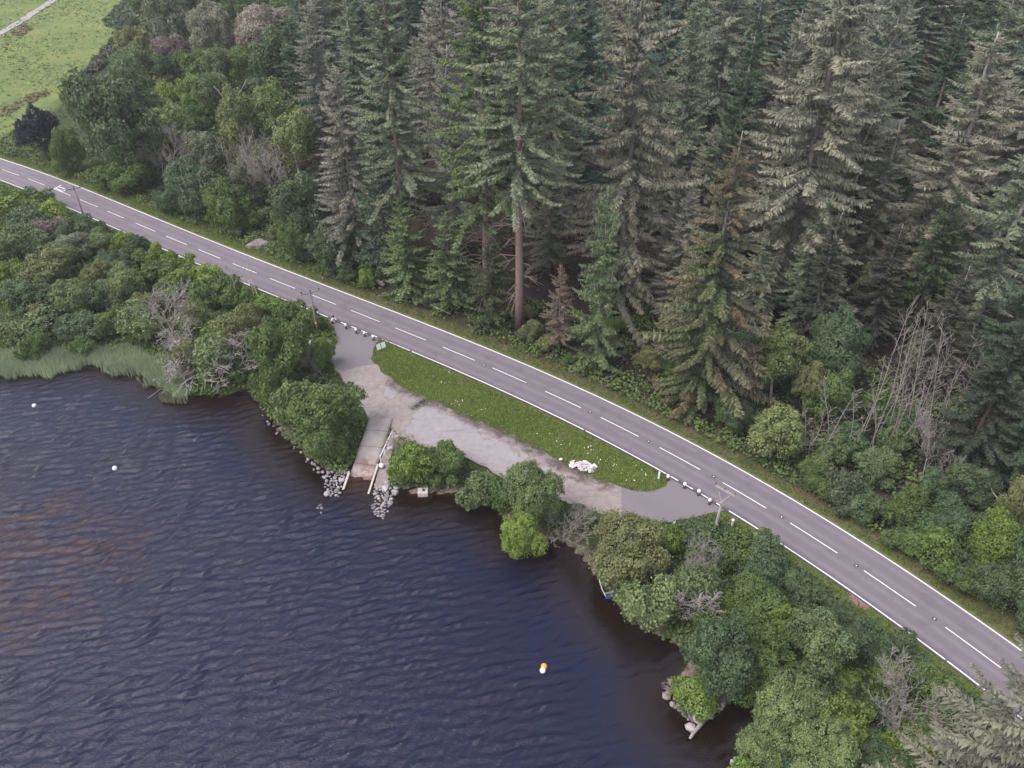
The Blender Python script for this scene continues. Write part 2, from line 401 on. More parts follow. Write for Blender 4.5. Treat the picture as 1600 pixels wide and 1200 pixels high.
M_ORANGE = flat_mat('orange_plastic', (.75, .28, .08), .45, .1)
M_SLAB = flat_mat('pale_slab', (.50, .465, .48), .8, .3, 3)
M_TRACK = flat_mat('track_gravel', (.27, .25, .245), .95, .25, 1.2)
M_BRICKRED = flat_mat('red_tarmac', (.20, .115, .105), .9, .25, 3)

# ------------------------------------------------------------------ terrain
P = GP; Z, dr, north, ds, wat, infld = GT
lay_in = inside(P, LAYBY); slip_in = inside(P, SLIP)
Z = np.where(lay_in, Z - .12, Z); Z = np.where(dr < 3.3, -.14, Z); Z = np.where(slip_in, Z - .6, Z)
fd, _, _ = seg_dist(P, FIELD, True); fmask = np.where(infld, smooth(fd / 2.5), 0)
a_for = np.where(north, smooth((dr - 4.5) / 3), 0) * (1 - fmask) * smooth((P[:, 0] + .34 * P[:, 1]) / 14)
isl_in = inside(P, ISLAND)
a_ver = smooth((7.0 - dr) / 3.0); a_ver = np.maximum(a_ver, isl_in * 1.0) * (~wat)
a_soil = np.where(north, smooth((dr - 3.9) / .8) * smooth((6.6 - dr) / 2), 0) * smooth((P[:, 0] + 40) / 12)
a_ver = a_ver * (1 - .75 * a_soil)
a_grav = np.where(~wat & ~north, smooth((1.8 - ds) / 1.2), 0) * (P[:, 0] > -30)
bed_a = np.where(wat & ~north, 1.0, 0)
nx, ny = len(gx), len(gy); idx = np.arange(nx * ny).reshape(ny, nx)
Q = np.stack([idx[:-1, :-1], idx[:-1, 1:], idx[1:, 1:], idx[1:, :-1]], -1).reshape(-1, 4)
me = mesh_np('ground', np.column_stack([P, Z]), [Q], M_TERR, dict(forest=a_for, verge=a_ver, field=fmask, gravel=a_grav, bed=bed_a, soil=a_soil), True)
tag(link('ground', me), kind='structure')

# ------------------------------------------------------------------ road and its markings
def along(poly):
    s = np.concatenate([[0], np.cumsum(np.linalg.norm(np.diff(poly, axis=0), axis=1))]); return s
S_CL = along(CL)
def cl_at(s, off=0.0):
    x = np.interp(s, S_CL, CL[:, 0]); y = np.interp(s, S_CL, CL[:, 1])
    x2 = np.interp(s + .5, S_CL, CL[:, 0]); y2 = np.interp(s + .5, S_CL, CL[:, 1]); x1 = np.interp(s - .5, S_CL, CL[:, 0]); y1 = np.interp(s - .5, S_CL, CL[:, 1])
    tx, ty = x2 - x1, y2 - y1; L = math.hypot(tx, ty); return (x - ty / L * off, y + tx / L * off)
def s_of(p): return float(seg_dist([p], CL)[2][0])
def off_of(p):
    d, sd_, _ = seg_dist([p], CL); return float(d[0] * sd_[0])
def strip(s0, s1, offs, z, step=1.5):
    n = max(2, int((s1 - s0) / step) + 1); V = []; A = []
    for s in np.linspace(s0, s1, n):
        for o in offs: V.append((*cl_at(s, o), z)); A.append(o / HALF)
    k = len(offs); F = [(i * k + j, (i + 1) * k + j, (i + 1) * k + j + 1, i * k + j + 1) for i in range(n - 1) for j in range(k - 1)]
    F = [f[::-1] for f in F]
    return V, F, A
offs = np.linspace(-HALF - .28, HALF + .22, 9)
V, F, A = strip(S_CL[0] + 1, S_CL[-1] - 1, list(offs), 0.0)
V = np.array(V); k = len(offs)
n = len(V) // k
# skirts so that the carriageway has an edge
sk = V.reshape(n, k, 3); e1 = sk[:, 0].copy(); e1[:, 2] -= .15; e2 = sk[:, -1].copy(); e2[:, 2] -= .15
V2 = np.vstack([V, e1, e2]); o1 = len(V); o2 = o1 + n
F2 = [(i * k, o1 + i, o1 + i + 1, (i + 1) * k) for i in range(n - 1)] + [(i * k + k - 1, (i + 1) * k + k - 1, o2 + i + 1, o2 + i) for i in range(n - 1)]
me = mesh_np('road', V2, [np.array(F + F2)], M_ROAD, dict(across=np.concatenate([A, np.full(n, -1), np.full(n, 1)])))
road = tag(link('road', me), kind='structure')
def mark(name, s0, s1, o0, o1, z=.005, mat=M_PAINT):
    V, F, _ = strip(s0, s1, [o0, o1], z)
    return link(name, mesh_np(name, V, [np.array(F)], mat), road)
mark('edge_line', s_of(cl[0]) - 190, S_CL[-1] - 3, HALF - .07, HALF + .07)
D_PX = [(28,271,52,282),(5,262,12,264),(125,312,151,324),(165,329,189,340),(210,348,241,362),(257,368,292,382),(308,388,344,402),(362,410,400,426),(420,433,462,450),(486,459,527,476),(549,485,595,504),(618,513,667,534),(691,543,742,565),(768,575,821,599),(849,611,907,637),(937,652,998,682),(1030,699,1098,735),(1132,754,1204,796),(1241,820,1318,870),(1357,896,1439,952),(1481,982,1567,1045)]
ctr = []
for x1, y1, x2, y2 in D_PX[2:]:
    a, b = plane(x1, y1), plane(x2, y2); ctr.append(((s_of(a[:2]) + s_of(b[:2])) / 2, (off_of(a[:2]) + off_of(b[:2])) / 2))
per = (ctr[-1][0] - ctr[0][0]) / (len(ctr) - 1); coff = sum(c[1] for c in ctr) / len(ctr); sbase = sum(c[0] - i * per for i, c in enumerate(ctr)) / len(ctr)
for i in range(-8, len(ctr) + 3):
    s = sbase + i * per; mark('centre_dash', s - per * .325, s + per * .325, coff - .055, coff + .055)
def sl(px, py): return s_of(plane(px, py)[:2])
lo = [(S_CL[0] + 5, sl(513, 495)), (sl(597, 529), sl(640, 548)), (sl(643, 549.5), sl(912, 671)), (sl(915, 673), sl(1043, 742)), (sl(1140, 797), sl(1478, 1029)), (sl(1482, 1031), S_CL[-1] - 3)]
for a, b in lo: mark('edge_line', a, b, -HALF - .07, -HALF + .07)
for a, b in [((533,503),(542,506)),((549.5,509.5),(557.5,513)),((565,516.5),(573.5,520)),((580.5,523),(589,527)),((1048,744),(1060,750.5)),((1072,757),(1083.5,764)),((1095.5,771),(1107,778)),((1118,784.5),(1128,790.5))]:
    mark('give_way_dash', sl(*a), sl(*b), -HALF - .08, -HALF + .08)
# painted word on the far lane, too worn to read: strokes only
for (x1, y1), (x2, y2) in [((84,295),(96,289)),((90,291.5),(102,295)),((102,295),(104,297)),((104,297),(97,299)),((88,294.5),(97,299))]:
    a, b = Vector(plane(x1, y1, .006)), Vector(plane(x2, y2, .006)); d = (b - a); w = Vector((-d.y, d.x, 0)).normalized() * .11
    link('painted_stroke', mesh_np('painted_stroke', [a - w, b - w, b + w, a + w], [np.array([(0, 1, 2, 3)])], M_PAINT), road)
# road studs with their dark pads
pad = flat_mat('stud_pad', (.045, .042, .045), .7, .2)
stud_pad = MB().box((0, 0, .008), (.42, .34, .016)).mesh('stud_pad', pad)
stud_lens = MB().box((0, 0, .012), (.13, .12, .024)).mesh('stud_lens', M_WHITE)
for x, y in [(922,644),(1013,690),(1115,745),(1221,808),(1338,884),(1460,967),(1585,1057),(756,571),(195,341)]:
    p = plane(x, y, .002); st = link('road_stud', stud_pad, road, p, R(-35)); link('stud_lens', stud_lens, st, (0, 0, .008))
# small red-surfaced pull-in on the lake side of the road
q = [plane(x, y, .0)for x, y in ((1328,926),(1362,945),(1352,953),(1326,938))]
link('bus_bay', MB().add([(a[0], a[1], -.01) for a in q] + [(a[0], a[1], -.2) for a in q], [(3, 2, 1, 0)[::-1], (0, 1, 5, 4), (1, 2, 6, 5), (2, 3, 7, 6), (3, 0, 4, 7)]).mesh('bus_bay', M_BRICKRED), road)

# ------------------------------------------------------------------ lay-by
def tess(poly, zf, step=.6):
    pts = [Vector(p) for p in poly]; n = len(pts)
    # subdivide the outline
    out = []
    for i in range(n):
        a, b = pts[i], pts[(i + 1) % n]; k = max(1, int((b - a).length / step))
        out += [a + (b - a) * (j / k) for j in range(k)]
    E = [(i, (i + 1) % len(out)) for i in range(len(out))]
    A = np.array(out); g = np.stack(np.meshgrid(np.arange(A[:, 0].min(), A[:, 0].max(), step), np.arange(A[:, 1].min(), A[:, 1].max(), step)), -1).reshape(-1, 2)
    g = g[inside(g, [tuple(p) for p in out])]
    dd, _, _ = seg_dist(g, A, True); g = g[dd > step * .4]
    v, e, f, *_ = geometry.delaunay_2d_cdt(out + [Vector(p) for p in g], E, [list(range(len(out)))], 1, 1e-4)
    v = np.array([tuple(q) for q in v]); f = [t if (v[t[1]] - v[t[0]])[0] * (v[t[2]] - v[t[0]])[1] - (v[t[1]] - v[t[0]])[1] * (v[t[2]] - v[t[0]])[0] > 0 else t[::-1] for t in f]
    return np.column_stack([v, zf(v)]), np.array([tuple(t) for t in f])
def jag(poly, amp, seed):     # ragged outline
    r = random.Random(seed); out = []
    for i in range(len(poly) - 1):
        a, b = np.array(poly[i]), np.array(poly[i + 1]); L = np.linalg.norm(b - a); k = max(1, int(L / .9)); nrm = np.array([-(b - a)[1], (b - a)[0]]) / max(L, .01)
        for j in range(k): out.append(tuple(a + (b - a) * j / k + nrm * r.uniform(-amp, amp)))
    return out + [tuple(poly[-1])]
rag = [LAYBY[0], LAYBY[1], LAYBY[2]] + jag(LAYBY[3:19], .26, 3) + LAYBY[19:22] + jag(LAYBY[22:-1], .22, 4) + [LAYBY[-1]]
def lay_z(v): return np.maximum(terrain(v), -.45) + .035
LV, LF = tess(rag, lay_z, .4)
c1, c2 = np.array(plane(548, 530)[:2]), np.array(plane(1050, 780)[:2])
lp = LV[:, :2]
def soft_in(P_, px, w):
    poly = [plane(x, y)[:2] for x, y in px]; d_ = seg_dist(P_, poly, True)[0]; return np.clip(.5 + np.where(inside(P_, poly), d_, -d_) / w, 0, 1)
ap = np.maximum(soft_in(lp, [(480,470),(610,520),(588,568),(560,571),(534,580),(500,560)], 1.6), soft_in(lp, [(972,735),(974,835),(1200,850),(1200,730),(1040,690)], 1.6))
pale = np.maximum(soft_in(lp, [(632,672),(652,646),(676,632),(694,640),(740,666),(800,700),(858,736),(842,758),(800,742),(745,716),(690,697),(650,688)], 3.2), .8 * soft_in(lp, [(596,604),(612,600),(626,610),(614,622),(600,618)], 2.4))
isl_edge = np.array([plane(x, y)[:2] for x, y in ISL_PX[4:13]])
dm, _, _ = seg_dist(lp, isl_edge); mud = smooth((2.6 - dm) / 2.2)
wp = np.array([plane(x, y)[:2] for x, y in ((662,626),(654,632),(646,636))]); dw, _, _ = seg_dist(lp, wp); wet = smooth((.75 - dw) / .5)
me = mesh_np('lay_by', LV, [LF], M_LAY, dict(apron=ap, mud=mud, wet=wet, pale=pale))
tag(link('lay_by', me), kind='structure')

# slipway
nsx, nsy = 7, 26; V = []; A = []
for j in range(nsy):
    t = -.01 + 1.5 * j / (nsy - 1)
    for i in range(nsx):
        p = slip_pt(i / (nsx - 1), t); V.append((p[0], p[1], p[2] + .03)); A.append(float(smooth((t - .62 - .06 * math.sin(i * 1.7)) / .2)) * (.35 + .65 * (i / (nsx - 1))))
F = [(j * nsx + i, (j + 1) * nsx + i, (j + 1) * nsx + i + 1, j * nsx + i + 1) for j in range(nsy - 1) for i in range(nsx - 1)]
b0 = len(V)
V += [(v[0], v[1], v[2] - .45) for v in V]; A += A
rim = [(j * nsx, (j + 1) * nsx) for j in range(nsy - 1)] + [((j + 1) * nsx + nsx - 1, j * nsx + nsx - 1) for j in range(nsy - 1)]
F += [(a, a + b0, b + b0, b) for a, b in rim]
slip = tag(link('slipway', mesh_np('slipway', V, [np.array(F)], M_CONC, dict(damp=A))), kind='structure')
def kerb(name, s, t0, t1, w, hgt, mat):
    pts = [slip_pt(s, t) for t in np.linspace(t0, t1, 8)]; mb = MB()
    for a, b in zip(pts[:-1], pts[1:]):
        a, b = Vector(a), Vector(b); d = (b - a); n_ = Vector((-d.y, d.x, 0)).normalized() * w / 2
        mb.add([a - n_ + Vector((0, 0, -.3)), a + n_ + Vector((0, 0, -.3)), b + n_ + Vector((0, 0, -.3)), b - n_ + Vector((0, 0, -.3)), a - n_ + Vector((0, 0, hgt)), a + n_ + Vector((0, 0, hgt)), b + n_ + Vector((0, 0, hgt)), b - n_ + Vector((0, 0, hgt))], [(4, 7, 6, 5), (0, 1, 2, 3), (0, 4, 5, 1), (1, 5, 6, 2), (2, 6, 7, 3), (3, 7, 4, 0)])
    return link(name, mb.mesh(name, mat), slip)
M_KERB = flat_mat('kerb_concrete', (.42, .38, .35), .85, .25, 4)
kerb('kerb', -.04, .98, 1.28, .24, .36, M_KERB); kerb('kerb', 1.04, .80, 1.26, .22, .34, M_KERB)
for t in (.22, .5, .80):     # cross joints
    a, b = slip_pt(0, t), slip_pt(1, t); d = Vector(b) - Vector(a); nn = Vector((-d.y, d.x, 0)).normalized() * .035
    link('joint', mesh_np('joint', [Vector(a) - nn + Vector((0, 0, .034)), Vector(b) - nn + Vector((0, 0, .034)), Vector(b) + nn + Vector((0, 0, .034)), Vector(a) + nn + Vector((0, 0, .034))], [np.array([(0, 1, 2, 3)])], pad), slip)
# concrete strip beside the slip
pth = [plane(x, y, -.6)[:2] for x, y in ((613,672),(619,680),(610,712),(606,742),(600,757),(584,757),(590,728),(600,700))]
PV, PF = tess(pth, lambda v: np.maximum(terrain(v), WZ + .05) + .10, .6)
me = mesh_np('slip_side_path', PV, [PF], M_LAY, dict(apron=PV[:, 0] * 0, mud=PV[:, 0] * 0, wet=PV[:, 0] * 0, pale=PV[:, 0] * 0)); tag(link('slip_side_path', me), kind='structure')

# ------------------------------------------------------------------ the far field's track
tp = [plane(x, y, 0) for x, y in ((120,-22),(85,0),(72,9),(50,22),(30,35),(0,53),(-40,78),(-120,130))]
tz = []
V = []
for i, p in enumerate(tp):
    g = at(*[(120,-22),(85,0),(72,9),(50,22),(30,35),(0,53),(-40,78),(-120,130)][i]); tz.append(g)
cp = [];
for a, b in zip(tz[:-1], tz[1:]):
    for k in range(8): cp.append(a + (b - a) * k / 8)
cp.append(tz[-1])
for i, p in enumerate(cp):
    d = cp[min(i + 1, len(cp) - 1)] - cp[max(i - 1, 0)]; n_ = Vector((-d.y, d.x, 0)).normalized()
    for o in (-1.35, -.4, .4, 1.35):
        q = p + n_ * o; V.append((q.x, q.y, H(q.x, q.y) + .15))
F = [(i * 4 + j, i * 4 + j + 1, (i + 1) * 4 + j + 1, (i + 1) * 4 + j) for i in range(len(cp) - 1) for j in range(3)]
tag(link('farm_track', mesh_np('farm_track', V, [np.array(F)], M_TRACK)), kind='structure')

# ------------------------------------------------------------------ water
wx = np.unique(np.concatenate([np.arange(-900, -110, 30), np.arange(-110, -84, 1.0), np.arange(-84, 38, .22), np.arange(38, 70, 2)]))
wy = np.unique(np.concatenate([np.arange(-400, 20, 25), np.arange(20, 31, 1.0), np.arange(31, 98, .22), np.arange(98, 112, 1.5)]))
X, Y = np.meshgrid(wx, wy); P = np.stack([X.ravel(), Y.ravel()], 1)
tz_, _, _, ds_, wt_, _ = terrain(P, True)
sm = smooth((ds_ - 1) / 9)
# sheltered under the right-hand bank
shelt = smooth((np.hypot((P[:, 0] - 12) / 1.1, P[:, 1] - 50) - 6) / 22)
chop = np.clip(.3 + .7 * sm, 0, 1) * (.5 + .5 * shelt)
zz = np.zeros(len(P)); wr = np.random.default_rng(5)
nd = np.array([-math.sin(CREST), math.cos(CREST)])
for i in range(70):
    lam = .66 * (1.6 / .66) ** wr.random(); th_ = wr.normal(0, .30); k_ = 2 * math.pi / lam
    dv = np.array([nd[0] * math.cos(th_) - nd[1] * math.sin(th_), nd[0] * math.sin(th_) + nd[1] * math.cos(th_)])
    zz += .0094 * lam ** .5 * np.sin(k_ * (P @ dv) + wr.random() * 6.28)
zz = zz + 5.0 * np.maximum(zz, 0) ** 2           # sharper crests
edge_in = (P[:, 0] > -83) & (P[:, 0] < 37) & (P[:, 1] > 31.5) & (P[:, 1] < 97)
zz = zz * chop * edge_in
depth = np.where(wt_, WZ - tz_, 0)
sc_ = [np.array(plane(x, y, WZ)[:2]) for x, y in ((30,800),(70,880),(20,960),(110,850),(-60,900))]
shoal = sum(np.exp(-(((P - c) / [8, 4.2]) ** 2).sum(1)) for c in sc_)
depth = depth - np.clip(shoal, 0, 1) * .85 * np.maximum(depth - 1.35, 0)
nx, ny = len(wx), len(wy); idx = np.arange(nx * ny).reshape(ny, nx)
Q = np.stack([idx[:-1, :-1], idx[:-1, 1:], idx[1:, 1:], idx[1:, :-1]], -1).reshape(-1, 4)
keep = (wt_ | (ds_ < 3.5))[Q].any(1) & ~((P[Q][:, :, 1].min(1) > 100) & ~wt_[Q].any(1))
me = mesh_np('loch', np.column_stack([P, WZ + zz]), [Q[keep]], M_WATER, dict(depth=depth, chop=chop, silt=np.clip(shoal, 0, 1)), True)
tag(link('loch_water', me), kind='structure')

#@@VEG
# ------------------------------------------------------------------ plants: shapes that are built once and shared
def unit(a): return a / np.maximum(np.linalg.norm(a, axis=-1, keepdims=True), 1e-9)
def cards(p, n, up, ln, wd):
    """rhombic leaf faces: p centre, n normal, up = rough long axis"""
    t = unit(up - n * (up * n).sum(1, keepdims=True)); b = np.cross(n, t)
    V = np.stack([p - t * ln[:, None] * .5, p + b * wd[:, None] * .5, p + t * ln[:, None] * .5, p - b * wd[:, None] * .5], 1)
    return V.reshape(-1, 3), np.arange(len(p) * 4).reshape(-1, 4)
def crown_mesh(name, seed, a, b, nl, leaf, cover=3.2, lob=(.30, .46), spread=.62, hang=0.0, gap=0.0, core=.58, mat=None, tuft=.6):
    """leafy crown: many lobes inside an ellipsoid a x a x b, each a shell of leaf clumps"""
    g = np.random.default_rng(seed)
    d = unit(g.normal(size=(nl, 3))); d[:, 2] = np.where(d[:, 2] < -.35, -d[:, 2], d[:, 2])
    C = d * spread * (.55 + .6 * g.random((nl, 1))) ; C *= [a, a, b]
    r = a * (lob[0] + (lob[1] - lob[0]) * g.random(nl))
    C = np.vstack([C, [[0, 0, -.05 * b]]]); r = np.append(r, a * core)
    st = np.ones((len(r), 3)); st[:, 2] = np.clip((b / a) ** .6, .7, 1.6)
    tone = g.random(len(r))
    P, N, T = [], [], []
    for i in range(len(r)):
        n = int(4 * math.pi * r[i] ** 2 / (leaf * leaf * .5) * cover * (.5 if i == len(r) - 1 else 1))
        q = unit(g.normal(size=(n, 3))); q = q[q[:, 2] > -.75]
        p = C[i] + q * r[i] * st[i] * (.72 + .36 * g.random((len(q), 1)) ** .7)
        # half of the leaves gather in tufts that stand out from the shell
        ns = max(6, int(11 * (r[i] / .9) ** .8)); sq = unit(g.normal(size=(ns, 3))); sr = .82 + .30 * g.random((ns, 1)); w_ = g.integers(0, ns, len(q)); hf = g.random(len(q)) < tuft
        tp_ = C[i] + (sq[w_] * sr[w_] + g.normal(size=(len(q), 3)) * [.17, .17, .10]) * r[i] * st[i]
        p[hf] = tp_[hf]; q[hf] = unit(sq[w_][hf] + .6 * unit(p[hf] - C[i]))
        # clumpy surface
        ph = g.random(3) * 6; w = 2.4 / leaf * .22
        cl_ = np.sin(p[:, 0] * w * 1.1 + ph[0]) * np.sin(p[:, 1] * w + ph[1]) * np.sin(p[:, 2] * w * 1.2 + ph[2])
        p += q * (cl_ * leaf * .55)[:, None]
        keep = np.ones(len(p), bool)
        for j in range(len(r)):
            if j != i: keep &= (((p - C[j]) / (r[j] * st[j])) ** 2).sum(1) > .52
        if gap: keep &= (cl_ > -1 + gap) | (g.random(len(p)) < .25)
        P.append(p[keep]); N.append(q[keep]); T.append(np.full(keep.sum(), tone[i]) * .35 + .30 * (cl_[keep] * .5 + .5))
    P = np.vstack(P); N = np.vstack(N); T = np.concatenate(T); n = len(P)
    if hang: P[:, 2] -= hang * g.random(n) * a * .25
    nn = unit(N + g.normal(size=(n, 3)) * .55); up = g.normal(size=(n, 3)); up[:, 2] -= hang * 3
    s = leaf * (.6 + .8 * g.random(n))
    V, F = cards(P, nn, up, s * 1.25, s * .8)
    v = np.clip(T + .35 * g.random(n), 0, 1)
    return mesh_np(name, V, [F], mat or M_LEAF, dict(v=np.repeat(v, 4)))

def skeleton(seed, height, spread, nmain, depth=3, lean=0.0, rad=.03, clear=.3, kink=.25, sub=5, top=True, droop=0.0):
    """bare woody frame: list of (points, radii)"""
    r = random.Random(seed); out = []
    def grow(p, d, L, ra, k):
        pts = [Vector(p)]; rr = [ra]; n = 5 if k < 2 else 4
        for i in range(n):
            d = (d + Vector((r.gauss(0, kink), r.gauss(0, kink), r.gauss(0, kink * .7) + (.06 if k else 0) - droop * k * .1))).normalized()
            pts.append(pts[-1] + d * L / n); rr.append(ra * (1 - .8 * (i + 1) / n))
        out.append((pts, rr, k))
        if k < depth:
            m = sub if k else nmain
            for i in range(m):
                t = clear + (1 - clear) * (i + r.random()) / m if k == 0 else .25 + .75 * (i + r.random()) / m
                j = min(int(t * n), n - 1); q = pts[j].lerp(pts[j + 1], t * n - j)
                az = r.random() * 6.283; base = (pts[j + 1] - pts[j]).normalized()
                side = Vector((math.cos(az), math.sin(az), .25)).normalized()
                dd = (base * (.35 if k == 0 else .7) + side * (.9 if k == 0 else .75)).normalized()
                grow(q, dd, L * (spread if k == 0 else .52) * (1.15 - .6 * t) * (.7 + .6 * r.random()), rr[j] * .55, k + 1)
    grow((0, 0, 0), Vector((lean, 0, 1)).normalized(), height, rad * height, 0)
    return out
def wood_mesh(name, sk, mat, minr=.012):
    mb = MB()
    for pts, rr, k in sk: mb.tube(pts, [max(q, minr) for q in rr], 6 if k == 0 else (4 if k == 1 else 3), cap=False)
    return mb.mesh(name, mat, True)

def bough(g, L, e0, droop, upturn, step=.075, ln=(.22, .62), side_w=1.0, hang=.4, wid=.20, start=.12):
    """one conifer branch along +x: (stem points, card V, card v, card tip)"""
    T = np.linspace(0, 1, 7)
    f = lambda t: np.stack([L * t * (1 - .06 * t), L * .05 * np.sin(3 * t + e0 * 9), L * (math.tan(e0) * t - droop * t ** 2 + upturn * t ** 3)], -1)
    n = max(6, int(L / step))
    t = np.clip(np.linspace(start, 1.0, n) + g.normal(0, .012, n), 0, 1)
    t = np.repeat(t, 3); m = len(t); sd_ = np.tile([1, -1, 0], n)
    p = f(t); tan = unit(f(np.minimum(t + .02, 1.02)) - f(t - .02))
    sv_ = np.cross(np.array([0, 0, 1.0]), tan); sv_ = unit(sv_)
    dirs = unit(tan * .55 + sv_ * (sd_ * side_w)[:, None] + np.array([0, 0, -1.0]) * (hang * (.6 + .8 * g.random(m)))[:, None] + g.normal(0, .27, (m, 3)))
    le = np.clip(L * .34 * (1.05 - t) * (.35 + 1.1 * g.random(m)) + .10, ln[0] * .6, ln[1]) * np.where(sd_ == 0, .75, 1)
    w = le * wid + .045
    nrm = unit(np.cross(dirs, tan) * np.where(sd_ == 0, 1, 1)[:, None] + g.normal(0, .6, (m, 3)))
    V, F = cards(p + dirs * (le * .5)[:, None], nrm, dirs, le, w)
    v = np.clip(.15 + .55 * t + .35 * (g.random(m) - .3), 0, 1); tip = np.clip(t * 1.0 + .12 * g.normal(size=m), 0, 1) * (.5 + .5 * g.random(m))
    return f(T), V, F, np.repeat(v, 4), np.repeat(tip, 4)
def conifer(seed, Hh, Rr, first=.05, per_m=6.0, prof=.85, e_top=.5, e_low=-.25, droop=.18, upturn=.10, irregular=.25, bare=0, stem_r=.022, **kw):
    """returns (trunk mesh with dead snags, branch-stem mesh, needle mesh) for a tree Hh tall"""
    g = np.random.default_rng(seed); r = random.Random(seed)
    tw = MB(); Vs, Fs, vs, ts = [], [], [], []; k0 = 0; bs = MB()
    wob = [(g.normal(0, .05) * i ** .8 * .6, g.normal(0, .05) * i ** .8 * .6) for i in range(9)]
    tpts = [(wob[i][0], wob[i][1], Hh * i / 8) for i in range(9)]
    tw.tube(tpts, [Hh * .0125 * (1 - .93 * i / 8) + .02 for i in range(9)], 8)
    nb = int(Hh * (1 - first) * per_m)
    for i in range(nb):
        u_ = first + (1 - first) * ((i + r.random()) / nb)
        if u_ > .985: continue
        x = (1 - u_) / (1 - first)
        L = Rr * (x ** prof) * (1 - irregular * r.random()) * (1.0 if x < .8 else 1.0 - .55 * (x - .8) / .2 * r.random()) + .25
        if r.random() < irregular * .25: L *= 1.25
        e0 = e_low + (e_top - e_low) * (1 - x) ** 1.3 + r.gauss(0, .15)
        az = r.random() * 6.283; c_, s_ = math.cos(az), math.sin(az)
        st, V, F, v, tp = bough(g, L, e0, droop * (.3 + 1.4 * r.random()), upturn, **kw)
        j = u_ * 8; jj = min(int(j), 7); bx = tpts[jj][0] + (tpts[jj + 1][0] - tpts[jj][0]) * (j - jj); by = tpts[jj][1] + (tpts[jj + 1][1] - tpts[jj][1]) * (j - jj)
        rot = np.array([[c_, s_, 0], [-s_, c_, 0], [0, 0, 1]]); off = np.array([bx, by, u_ * Hh])
        Vs.append(V @ rot + off); Fs.append(F + k0); k0 += len(V); vs.append(np.clip(v + r.gauss(0, .12), 0, 1)); ts.append(tp)
        sp_ = st[::2] @ rot + off; bs.tube([tuple(q) for q in sp_], [stem_r * (.5 + L * .25) * (1 - .25 * q) + .008 for q in range(len(sp_))], 3, cap=False)
    for i in range(bare):      # dead snags on the bare trunk
        z = first * Hh * (.25 + .75 * r.random()); az = r.random() * 6.28; L = 1 + 2.8 * r.random()
        d = Vector((math.cos(az), math.sin(az), -.1)); p = Vector((0, 0, z)); pts = [p, p + d * L * .5 + Vector((0, 0, .1)), p + d * L + Vector((0, 0, -.25 * L))]
        tw.tube(pts, [.07, .05, .02], 3, cap=False)
        for q in range(3): tw.tube([pts[1], pts[1] + Vector((d.x + r.gauss(0, .7), d.y + r.gauss(0, .7), r.gauss(-.2, .4))) * L * .35], [.035, .012], 3, cap=False)
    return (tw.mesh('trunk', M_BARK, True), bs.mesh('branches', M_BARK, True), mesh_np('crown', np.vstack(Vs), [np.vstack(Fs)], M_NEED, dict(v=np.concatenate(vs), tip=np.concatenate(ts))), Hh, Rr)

# leafy crowns (a, b = half width and half height in metres)
CROWNS = {
 'oak':   [(crown_mesh('crown', 100 + i, 6.0, 5.2, 34, .27, 1.5, (.16, .34), .80), 6.0, 5.2) for i in range(3)],
 'round': [(crown_mesh('crown', 120 + i, 4.0, 3.6, 22, .22, 1.5, (.17, .40), .84), 4.0, 3.6) for i in range(5)],
 'tall':  [(crown_mesh('crown', 140 + i, 3.2, 5.0, 26, .21, 1.6, (.22, .40), .76, hang=.6, gap=.35, tuft=.75), 3.2, 5.0) for i in range(4)],
 'willow':[(crown_mesh('crown', 160 + i, 4.6, 4.0, 24, .20, 1.6, (.22, .38), .72, hang=.4, tuft=.7), 4.6, 4.0) for i in range(3)],
 'bush':  [(crown_mesh('crown', 180 + i, 2.2, 1.7, 14, .18, 1.5, (.20, .46), .86), 2.2, 1.7) for i in range(6)],
 'wispy': [(crown_mesh('crown', 200 + i, 3.2, 2.9, 16, .22, .95, (.24, .42), .66, gap=.75, core=.5), 3.2, 2.9) for i in range(4)],
}
def live_trunk(seed):          # unit height trunk that forks into limbs
    sk = skeleton(seed, 1.0, .55, 6, 1, 0, .035, .45, .10)
    return wood_mesh('trunk', sk, M_BARK, .004)
TRUNKS = [live_trunk(300 + i) for i in range(4)]
BARE = [wood_mesh('bare_branches', skeleton(320 + i, 5.0, .66, 13, 3, 0, .014, .15, .24, 7), M_BARK, .016) for i in range(3)]
TANGLE = [wood_mesh('bare_branches', skeleton(330 + i, 3.0, .95, 13, 3, .1, .016, .10, .30, 6, droop=.5), M_BARK, .018) for i in range(3)]
SNAG = [wood_mesh('stem', skeleton(340 + i, 14.0, .11, 20, 2, 0, .0062, .30, .09, 3), M_BARK, .016) for i in range(4)]
LEANER = [wood_mesh('stem', skeleton(350 + i, 7.0, .22, 6, 1, .3, .012, .35, .16, 4), M_BARK, .03) for i in range(3)]

CONS = {
 'spruce': [conifer(400 + i, 30, 6.6, .03, 8.0, .66, .5, -.08, .18, .12, .42) for i in range(3)],
 'drape':  [conifer(410 + i, 32, 7.4, .06, 8.5, .50, .40, -.10, .24, .12, .5, hang=.85, ln=(.22, .68), wid=.18, step=.075) for i in range(3)],
 'tallfir':[conifer(420 + i, 40, 7.4, (.46, .30)[i], 7.5, .45, .35, -.10, .22, .16, .55, bare=22, hang=.7, ln=(.22, .52), wid=.22) for i in range(2)],
 'thin':   [conifer(430 + i, 28, 6.0, .12, 7.5, .60, .4, -.08, .14, .16, .55, bare=10, stem_r=.034, hang=.5, wid=.17, ln=(.22, .60)) for i in range(3)],
 'young':  [conifer(440 + i, 14, 4.0, .03, 9.0, .75, .6, -.05, .14, .10, .30, ln=(.22, .48), step=.10) for i in range(2)],
}
VARS = {}
def pick(k, lst): VARS[k] = VARS.get(k, -1) + 1; return lst[VARS[k] % len(lst)]

